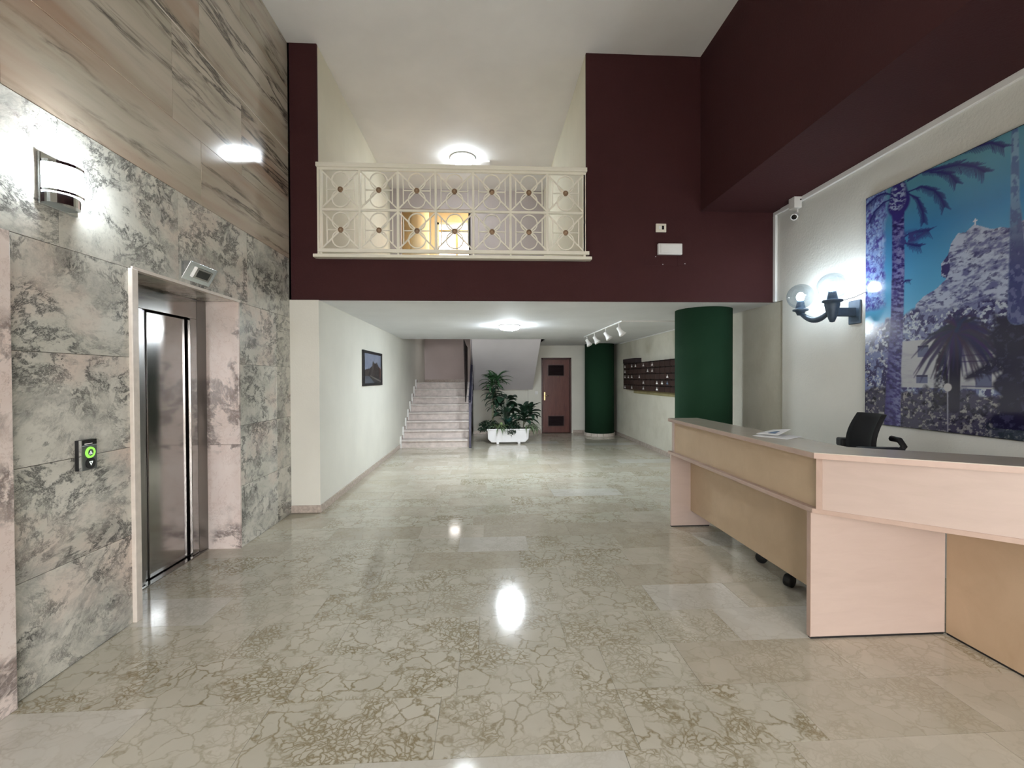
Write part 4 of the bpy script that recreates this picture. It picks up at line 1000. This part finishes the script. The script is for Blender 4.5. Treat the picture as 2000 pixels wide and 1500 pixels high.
for i, g in enumerate((G1, G2)):
    zb = g.z - 0.118
    hd = MB().lathe([(0.046, zb - g.z), (0.034, zb - g.z + 0.055), (0.030, zb - g.z + 0.075), (0, zb - g.z + 0.075)], g, n=16).build('lamp_holder', 'lamp_bracket', gl)
    MB().sphere((g.x, g.y, g.z - 0.005), (0.036, 0.036, 0.046), 16, 10).build('bulb', 'globe_bulb', hd)
    MB().sphere(g, 0.125, 36, 22).build('glass_globe', 'globe_glass', gl)
tag(MB().tube([(GX + 0.06, 4.08, 2.21), (3.33, 4.03, 2.23), (XR - 0.03, 3.985, 2.27)], 0.003, 6).build('lamp_cable', 'black_rubber'), 'thin black cable from the globe lamp to the mural edge', 'cable')

# ------------------------------------------------------------------ security camera
sc_ = thing('security_camera', (3.37, 4.9, 3.3), 'small white security camera on a junction box in the corner', 'camera')
box('junction_box', 'white_plastic', 3.315, 3.40, 4.83, 4.93, 3.335, 3.455, sc_, 0.006)
MB().lathe([(0, 0), (0.008, 0), (0.008, 0.004), (0, 0.004)], (3.385, 4.83, 3.42), (0, -1, 0), 12).build('cable_hole', 'dark_void', sc_)
MB().tube([(3.375, 4.87, 3.335), (3.378, 4.87, 3.305), (3.37, 4.87, 3.285), (3.36, 4.87, 3.275)], 0.008, 8).build('bracket', 'white_plastic', sc_)
cdir = Vector((-0.55, -0.55, -0.38)).normalized(); c0 = Vector((3.375, 4.89, 3.275))
hd = MB().lathe([(0, 0), (0.026, 0.004), (0.034, 0.02), (0.034, 0.10), (0.036, 0.104), (0.036, 0.112), (0.028, 0.112), (0, 0.108)], c0, cdir, 20).build('camera_body', 'white_plastic', sc_)
MB().lathe([(0, 0.116), (0.015, 0.1155), (0.026, 0.113)], c0, cdir, 20).build('lens', 'dark_screen', hd)

# ------------------------------------------------------------------ small fittings on the brown wall
em = thing('emergency_light', (2.145, YB, 2.94), 'white rectangular emergency light on the maroon wall', 'emergency light')
box('housing', 'white_plastic', 2.0, 2.287, YB - 0.045, YB, 2.942, 3.071, em, 0.008)
box('lens', 'white_plastic', 2.025, 2.275, YB - 0.058, YB - 0.045, 2.955, 3.058, em, 0.006)
for z in (2.985, 3.022): box('lens_rib', 'white_plastic', 2.03, 2.27, YB - 0.062, YB - 0.058, z, z + 0.012, em, 0.002)
ps = thing('wall_sensor', (2.045, YB, 3.21), 'ivory wall plate with a small dark window above the emergency light', 'switch plate')
box('plate', 'ivory_plastic', 1.983, 2.107, YB - 0.014, YB, 3.208, 3.307, ps, 0.004)
box('dark_window', 'dark_screen', 2.055, 2.077, YB - 0.0155, YB - 0.014, 3.238, 3.282, ps)
box('grey_window', 'tag_paper', 2.018, 2.04, YB - 0.0155, YB - 0.014, 3.242, 3.278, ps)
for i, (a, b) in enumerate(((1.853, 2.042), (2.048, 2.238), (2.244, 2.422))):
    t_ = tag(box('cover_plate', 'brown_paint', a, b, YB - 0.006, YB, 2.822, 2.937, None, 0.002), ('leftmost', 'middle', 'rightmost')[i] + ' of three maroon painted cover plates under the emergency light', 'cover plate', 'maroon cover plates')
    sx = (a + 0.13, a + 0.02, b - 0.09)[i]; sz = (2.925, 2.835, 2.845)[i]
    MB().lathe([(0, 0), (0.006, 0), (0.005, 0.002), (0, 0.002)], (sx, YB - 0.006, sz), (0, -1, 0), 10).build('screw', 'tag_paper', t_)

# ------------------------------------------------------------------ reception counter
ZT = 1.10
rc = thing('reception_counter', (1.86, 2.58, 0), 'long angled pale beech reception counter with a raised front', 'reception desk')
B = Vector((1.772, 2.415)); DIR = Vector((0.665, -0.458)).normalized(); NRM = Vector((-DIR.y, DIR.x))     # inward normal
E1 = B + DIR * 1.55
wt = 0.335
Bi = Vector((B.x + wt, B.y + (wt - NRM.x * wt) / 1.0))
# inner corner of the top: intersection of the two offset lines
tpar = (wt - NRM.x * wt) / DIR.x
Bi = B + NRM * wt + DIR * tpar
top_poly = [(1.835, 4.60), (B.x, B.y), (E1.x, E1.y), (E1.x + NRM.x * wt, E1.y + NRM.y * wt), (Bi.x, Bi.y), (1.835 + wt - 0.03, 4.60)]
MB().prism(top_poly, ZT - 0.004, ZT, 'z').build('counter_top', 'counter_top_laminate', rc)
MB().prism(top_poly, ZT - 0.032, ZT - 0.004, 'z').build('top_edge', 'beech_edge', rc)
# raised fascias (left wing along the passage, right wing at an angle)
fx = 1.878
FD = Vector((0.575, -0.52)).normalized(); FN = Vector((-FD.y, FD.x)); Cf = Vector((1.853, 2.508))
MB().box(fx, fx + 0.02, Cf.y + 0.03, 4.545, 0.765, ZT - 0.032).build('fascia', 'beech_panel', rc)
MB().box(fx, fx + 0.26, 4.555, 4.58, 0.765, ZT - 0.032).build('fascia_end', 'beech_laminate', rc)
MB().box(fx - 0.008, fx + 0.022, 4.535, 4.585, 0.765, ZT - 0.032).build('corner_post', 'beech_laminate', rc)
def along(p, d0, d1, n0, n1):
    a = p + FD * d0; b = p + FD * d1
    return [(a.x + FN.x * n0, a.y + FN.y * n0), (b.x + FN.x * n0, b.y + FN.y * n0), (b.x + FN.x * n1, b.y + FN.y * n1), (a.x + FN.x * n1, a.y + FN.y * n1)]
MB().prism(along(Cf, 0.0, 0.03, 0.0, 0.04), 0.765, ZT - 0.032, 'z').build('corner_post', 'beech_edge', rc)
MB().prism(along(Cf, 0.03, 1.50, 0.006, 0.026), 0.765, ZT - 0.032, 'z').build('fascia', 'beech_laminate', rc)
# worktop ledge
lb = Vector((1.842, 2.525)); LD = Vector((0.600, -0.545)).normalized(); le = lb + LD * 1.65
led = [(lb.x, 4.62), (lb.x, lb.y), (le.x, le.y), (3.25, 2.1), (2.66, 2.60), (2.25, 2.75), (2.25, 4.62)]
MB().prism(led, 0.738, 0.765, 'z').build('worktop', 'beech_edge', rc, bevel=0.002)
# legs and modesty panels
MB().box(1.858, 2.675, 2.555, 2.583, 0.012, 0.738).build('leg_panel', 'beech_laminate', rc, bevel=0.002)
MB().box(1.855, 1.858, 2.553, 2.585, 0.012, 0.738).build('edge_band', 'beech_edge', rc)
MB().box(1.858, 2.26, 4.575, 4.603, 0.012, 0.738).build('leg_panel', 'beech_laminate', rc, bevel=0.002)
MB().box(2.06, 2.08, 2.583, 4.575, 0.165, 0.738).build('modesty_panel', 'beech_panel', rc)
MB().box(2.680, 2.702, 1.72, 2.552, 0.012, 0.738).build('modesty_panel', 'beech_panel', rc)
for (a, b, c, d) in ((1.862, 2.67, 2.558, 2.58), (1.862, 2.255, 4.578, 4.60), (2.683, 2.70, 1.73, 2.55)):
    MB().box(a, b, c, d, 0.0, 0.012).build('base_strip', 'black_plastic', rc)
MB().prism([(2.93, 1.66), (2.955, 1.66), (2.955, 2.10), (2.93, 2.10)], 0.0, 0.738, 'z').build('leg_panel', 'beech_laminate', rc)
# papers on the counter
pa = tag(MB().add([(1.85, 3.13, ZT + 0.001), (1.97, 2.93, ZT + 0.001), (2.14, 3.03, ZT + 0.004), (2.03, 3.23, ZT + 0.010), (1.85, 3.13, ZT + 0.0025), (1.97, 2.93, ZT + 0.0025), (2.14, 3.03, ZT + 0.0055), (2.03, 3.23, ZT + 0.0115)],
                  [(0, 3, 2, 1), (4, 5, 6, 7), (0, 1, 5, 4), (1, 2, 6, 5), (2, 3, 7, 6), (3, 0, 4, 7)]).build('paper_sheet', 'tag_paper'), 'flat white sheet of paper on the counter top', 'paper')
pb = tag(MB().add([(1.90, 3.17, ZT + 0.012), (1.98, 3.05, ZT + 0.012), (2.12, 3.12, ZT + 0.045), (2.07, 3.24, ZT + 0.030), (1.90, 3.17, ZT + 0.0135), (1.98, 3.05, ZT + 0.0135), (2.12, 3.12, ZT + 0.0465), (2.07, 3.24, ZT + 0.0315)],
                  [(0, 3, 2, 1), (4, 5, 6, 7), (0, 1, 5, 4), (1, 2, 6, 5), (2, 3, 7, 6), (3, 0, 4, 7)]).build('folded_leaflet', 'tag_paper'), 'folded white leaflet propped up on the paper sheet on the counter', 'leaflet')
MB().add([(1.955, 3.125, ZT + 0.0215), (1.985, 3.085, ZT + 0.0215), (2.04, 3.115, ZT + 0.034), (2.015, 3.155, ZT + 0.030)], [(0, 1, 2, 3)]).build('printed_block', 'tag_blue', pb)

# ------------------------------------------------------------------ office chair
CX, CYc = 2.60, 3.36
och = thing('office_chair', (CX, CYc, 0), 'black office chair with armrests behind the reception counter', 'chair')
for k in range(5):
    a = math.radians(180 + 42 + 72 * k)
    e = Vector((CX - 0.10 + 0.36 * math.cos(a), CYc + 0.36 * math.sin(a), 0.10))
    lg = MB().tube([(CX - 0.10, CYc, 0.15), tuple(e)], [0.028, 0.018], 8).build('base_leg', 'black_plastic', och)
    w = e + Vector((0.012 * math.cos(a), 0.012 * math.sin(a), -0.055))
    t_ = Vector((-math.sin(a), math.cos(a), 0))
    MB().lathe([(0, -0.026), (0.042, -0.026), (0.045, -0.02), (0.045, 0.02), (0.042, 0.026), (0, 0.026)], w, t_, 18).build('castor', 'black_rubber', lg)
MB().tube([(CX - 0.10, CYc, 0.12), (CX - 0.10, CYc, 0.72)], 0.03, 12).build('gas_column', 'black_plastic', och)
sm = MB().box(CX - 0.25, CX + 0.20, CYc - 0.24, CYc + 0.24, 0.72, 0.80).build('seat', 'black_fabric', och, bevel=0.035, seg=4)
# curved backrest facing -x
bk = MB(); nz_, ny_ = 12, 10; vs_ = []
for side in (0, 1):
    for i in range(nz_ + 1):
        t_ = i / nz_; z = 0.84 + 0.395 * t_; wv = 0.175 * (1 - 0.10 * t_ ** 3)
        xo = CX + 0.265 + 0.035 * t_ * t_ - 0.045 * math.sin(math.pi * t_) + (0.035 if side else 0)
        for j in range(ny_ + 1):
            s_ = -1 + 2 * j / ny_
            vs_.append((xo - 0.05 * s_ * s_, CYc + s_ * wv, z))
N = (nz_ + 1) * (ny_ + 1); fs_ = []
for i in range(nz_):
    for j in range(ny_):
        a = i * (ny_ + 1) + j; q = (a, a + 1, a + ny_ + 2, a + ny_ + 1)
        fs_.append(q); fs_.append(tuple(N + x for x in reversed(q)))
def rim(idx):
    for a, b in zip(idx[:-1], idx[1:]): fs_.append((a, b, N + b, N + a))
rim([j for j in range(ny_ + 1)]); rim([nz_ * (ny_ + 1) + j for j in range(ny_ + 1)]); rim([i * (ny_ + 1) for i in range(nz_ + 1)]); rim([i * (ny_ + 1) + ny_ for i in range(nz_ + 1)])
bk.add(vs_, fs_, True); bk.build('backrest', 'black_fabric', och, bevel=0.0)
MB().tube([(CX + 0.1, CYc, 0.72), (CX + 0.30, CYc, 0.74), (CX + 0.33, CYc, 0.90)], 0.022, 8).build('back_support', 'black_plastic', och)
for s_ in (-1, 1):
    y = CYc + s_ * 0.27
    ar = MB().tube([(CX + 0.30, y - s_ * 0.09, 1.075), (CX + 0.32, y - s_ * 0.03, 1.07), (CX + 0.33, y, 1.03), (CX + 0.30, y, 0.99), (CX + 0.20, y, 0.95), (CX + 0.12, y, 0.85), (CX + 0.10, y - s_ * 0.03, 0.75)], 0.02, 8).build('arm_loop', 'black_plastic', och)
    MB().box(CX + (0.17 if s_ > 0 else 0.05), CX + 0.32, y - 0.045, y + 0.045, 0.955, 1.022).build('arm_pad', 'black_plastic', ar, bevel=0.014, seg=3)

och.rotation_euler.z = math.radians(-14)

# ------------------------------------------------------------------ planter and plants
PX0, PX1, PYF, PYB = 0.02, 0.975, 10.64, 11.02
plt = thing('planter', (0.5, 10.83, 0), 'white plastic trough planter with two feet standing before the stairs', 'planter')
prof = [(PX0 + 0.09, 0.035), (PX1 - 0.09, 0.035), (PX1 - 0.01, 0.115), (PX1, 0.33), (PX0, 0.33), (PX0 + 0.01, 0.115)]
MB().prism(prof, PYF, PYB, 'y').build('trough', 'planter_white', plt, bevel=0.012, seg=3)
MB().box(PX0 - 0.012, PX1 + 0.012, PYF - 0.012, PYF + 0.02, 0.31, 0.345).box(PX0 - 0.012, PX1 + 0.012, PYB - 0.02, PYB + 0.012, 0.31, 0.345).box(PX0 - 0.012, PX0 + 0.02, PYF, PYB, 0.31, 0.345).box(PX1 - 0.02, PX1 + 0.012, PYF, PYB, 0.31, 0.345).build('rim', 'planter_white', plt, bevel=0.006)
for x in (0.255, 0.745): MB().box(x - 0.03, x + 0.03, PYF - 0.015, PYB + 0.01, 0.0, 0.085).build('foot', 'planter_white', plt, bevel=0.008)
box('soil', 'soil', PX0 + 0.02, PX1 - 0.02, PYF + 0.02, PYB - 0.02, 0.331, 0.342, plt)
def leaf_mb(base, az, el, L, W, droop, n=7, shape='strap', m=None):
    """curved leaf: starts at elevation el, bends down by droop radians along its length"""
    m = m or MB(); p = Vector(base); h = Vector((math.cos(az), math.sin(az), 0)); side = Vector((-math.sin(az), math.cos(az), 0))
    vs, e = [], el
    for i in range(n + 1):
        t_ = i / n
        w = W * ((math.sin(math.pi * min(1, 0.12 + 0.88 * t_)) ** 0.7) if shape == 'strap' else math.sin(math.pi * (0.06 + 0.94 * t_) ** 0.8) ** 0.9)
        w = max(w, 0.001)
        d = h * math.cos(e) + Vector((0, 0, 1)) * math.sin(e); up = h * -math.sin(e) + Vector((0, 0, 1)) * math.cos(e)
        fold = 0.25 * w
        vs += [p - side * w / 2 + up * fold, p, p + side * w / 2 + up * fold]
        p = p + d * (L / n); e -= droop / n
    fs = []
    for i in range(n): fs += [(3 * i, 3 * i + 1, 3 * i + 4, 3 * i + 3), (3 * i + 1, 3 * i + 2, 3 * i + 5, 3 * i + 4)]
    return m.add(vs, fs, True)
rp = random.Random(21)
dra = thing('dracaena', (0.15, 10.83, 0.34), 'tall slender dracaena with tufts of arching strap leaves at the left of the planter', 'plant')
MB().tube([(0.15, 10.83, 0.33), (0.145, 10.83, 0.7), (0.15, 10.83, 1.05), (0.13, 10.83, 1.45)], [0.028, 0.024, 0.018, 0.010], 8).build('cane', 'bark', dra)
MB().tube([(0.15, 10.83, 0.95), (0.20, 10.82, 1.15), (0.23, 10.82, 1.45)], [0.012, 0.010, 0.007], 8).build('cane', 'bark', dra)
def tuft(x, y, z0, z1, n, Lr, el, W, mat, parent, droop=(1.0, 1.9)):
    for k in range(n):
        t_ = k / max(1, n - 1); z = z0 + (z1 - z0) * t_
        az = k * 2.39996 + rp.uniform(-0.3, 0.3)
        leaf_mb((x, y, z), az, el[0] + (el[1] - el[0]) * t_ + rp.uniform(-0.15, 0.15), rp.uniform(*Lr), W * rp.uniform(0.85, 1.15), rp.uniform(*droop)).build('leaf', mat, parent, recalc=False)
tuft(0.13, 10.83, 1.30, 1.47, 34, (0.26, 0.38), (0.2, 1.3), 0.060, 'leaf_green', dra)
tuft(0.25, 10.82, 1.38, 1.48, 22, (0.30, 0.46), (0.4, 1.2), 0.062, 'leaf_green', dra)
tuft(0.16, 10.82, 0.98, 1.20, 34, (0.24, 0.38), (0.2, 0.9), 0.060, 'leaf_dark', dra)
tuft(0.16, 10.82, 0.78, 0.92, 12, (0.2, 0.28), (0.1, 0.6), 0.042, 'leaf_dark', dra, (1.2, 2.2))
brd = thing('broadleaf_plant', (0.46, 10.85, 0.34), 'dark broad-leaved plant in the middle of the planter', 'plant')
for k in range(34):
    az = k * 2.4 + rp.uniform(-.3, .3); rr_ = rp.uniform(0.03, 0.16); z = rp.uniform(0.62, 1.06)
    b = (0.45 + rr_ * math.cos(az), 10.84 + rr_ * 0.8 * math.sin(az), z)
    MB().tube([(0.46, 10.85, 0.33), (0.46 + 0.4 * rr_ * math.cos(az), 10.85, 0.33 + (z - 0.33) * 0.6), b], 0.006, 5).build('stem', 'leaf_dark', brd)
    leaf_mb(b, az, rp.uniform(-0.1, 0.7), rp.uniform(0.20, 0.30), rp.uniform(0.16, 0.22), rp.uniform(0.6, 1.4), shape='broad').build('leaf', 'leaf_dark', brd, recalc=False)
tl = thing('teal_leaf_plant', (0.50, 10.76, 0.34), 'low bluish green plant in front of the broad-leaved plant', 'plant')
for k in range(12): leaf_mb((0.52 + rp.uniform(-.05, .05), 10.78, 0.36 + rp.uniform(0, .12)), k * 2.4, rp.uniform(0.7, 1.3), rp.uniform(0.20, 0.32), 0.075, rp.uniform(0.7, 1.5), shape='broad').build('leaf', 'leaf_teal', tl, recalc=False)
cor = thing('cordyline', (0.86, 10.83, 0.34), 'dark lance-leaved plant fanning out at the right end of the planter', 'plant')
MB().tube([(0.86, 10.83, 0.33), (0.87, 10.83, 0.55), (0.89, 10.83, 0.68)], [0.014, 0.012, 0.008], 8).build('cane', 'bark', cor)
MB().tube([(0.86, 10.83, 0.40), (0.98, 10.82, 0.62), (1.03, 10.82, 0.74)], [0.012, 0.010, 0.007], 8).build('cane', 'bark', cor)
tuft(0.88, 10.83, 0.48, 0.70, 26, (0.30, 0.46), (0.2, 1.25), 0.115, 'leaf_dark', cor, (0.9, 1.7))
tuft(1.03, 10.82, 0.62, 0.76, 16, (0.24, 0.36), (0.1, 1.3), 0.10, 'leaf_dark', cor, (0.8, 1.5))
pal = thing('variegated_plant', (0.30, 10.74, 0.34), 'pale yellowish green leafy plant low at the front of the planter', 'plant')
for k in range(9): leaf_mb((0.30 + rp.uniform(-.06, .08), 10.74, 0.36), rp.uniform(0, 6.28), rp.uniform(0.5, 1.2), rp.uniform(0.14, 0.22), 0.075, rp.uniform(0.8, 1.6), shape='broad').build('leaf', 'leaf_pale', pal, recalc=False)
for nm, x, lab, n in (('spider_plant', 0.30, 'narrow striped leaves hanging over the front left of the trough', 16), ('spider_plant', 0.95, 'narrow grassy leaves spilling over the right end of the trough', 34)):
    spd = thing(nm, (x, 10.70, 0.34), lab, 'plant')
    for k in range(n):
        az = rp.uniform(-math.pi, 0) if x < 0.5 else rp.uniform(-1.9, 0.7)
        leaf_mb((x + rp.uniform(-.08, .1), 10.68 + rp.uniform(-.03, .06), 0.345), az, rp.uniform(0.4, 1.1), rp.uniform(0.26, 0.44), 0.022, rp.uniform(1.9, 2.8)).build('leaf', 'leaf_strap', spd, recalc=False)
def bush(x, y, z, rx, ry, rz, n, label, seed):
    r = random.Random(seed); b = thing('trailing_shrub', (x, y, 0.34), label, 'plant')
    m = MB()
    for k in range(n):
        a, q, e = r.uniform(0, 6.28), r.random() ** 0.5, r.uniform(-1, 1)
        c = (x + rx * q * math.cos(a), y + ry * q * math.sin(a), z + rz * e * math.sqrt(max(0, 1 - q * q)))
        leaf_mb(c, r.uniform(0, 6.28), r.uniform(-0.6, 0.9), r.uniform(0.04, 0.065), 0.032, 0.8, 3, 'broad', m)
    f = m.build('foliage', 'leaf_dark', b, recalc=False); f['kind'] = 'stuff'
    MB().tube([(x * 0.9 + 0.05, y + 0.04, 0.335), (x, y, z)], 0.008, 6).build('stem', 'bark', b)
bush(0.07, 10.78, 0.44, 0.22, 0.12, 0.11, 320, 'small-leaved dark shrub bulging over the left end of the planter', 1)
bush(-0.10, 10.74, 0.33, 0.12, 0.08, 0.06, 90, 'small-leaved sprig hanging out past the left end of the trough', 4)
bush(0.60, 10.68, 0.40, 0.17, 0.10, 0.13, 320, 'small-leaved dark shrub in the middle front of the planter', 2)
bush(0.57, 10.615, 0.26, 0.10, 0.035, 0.07, 60, 'small-leaved shoots trailing down the trough front', 3)
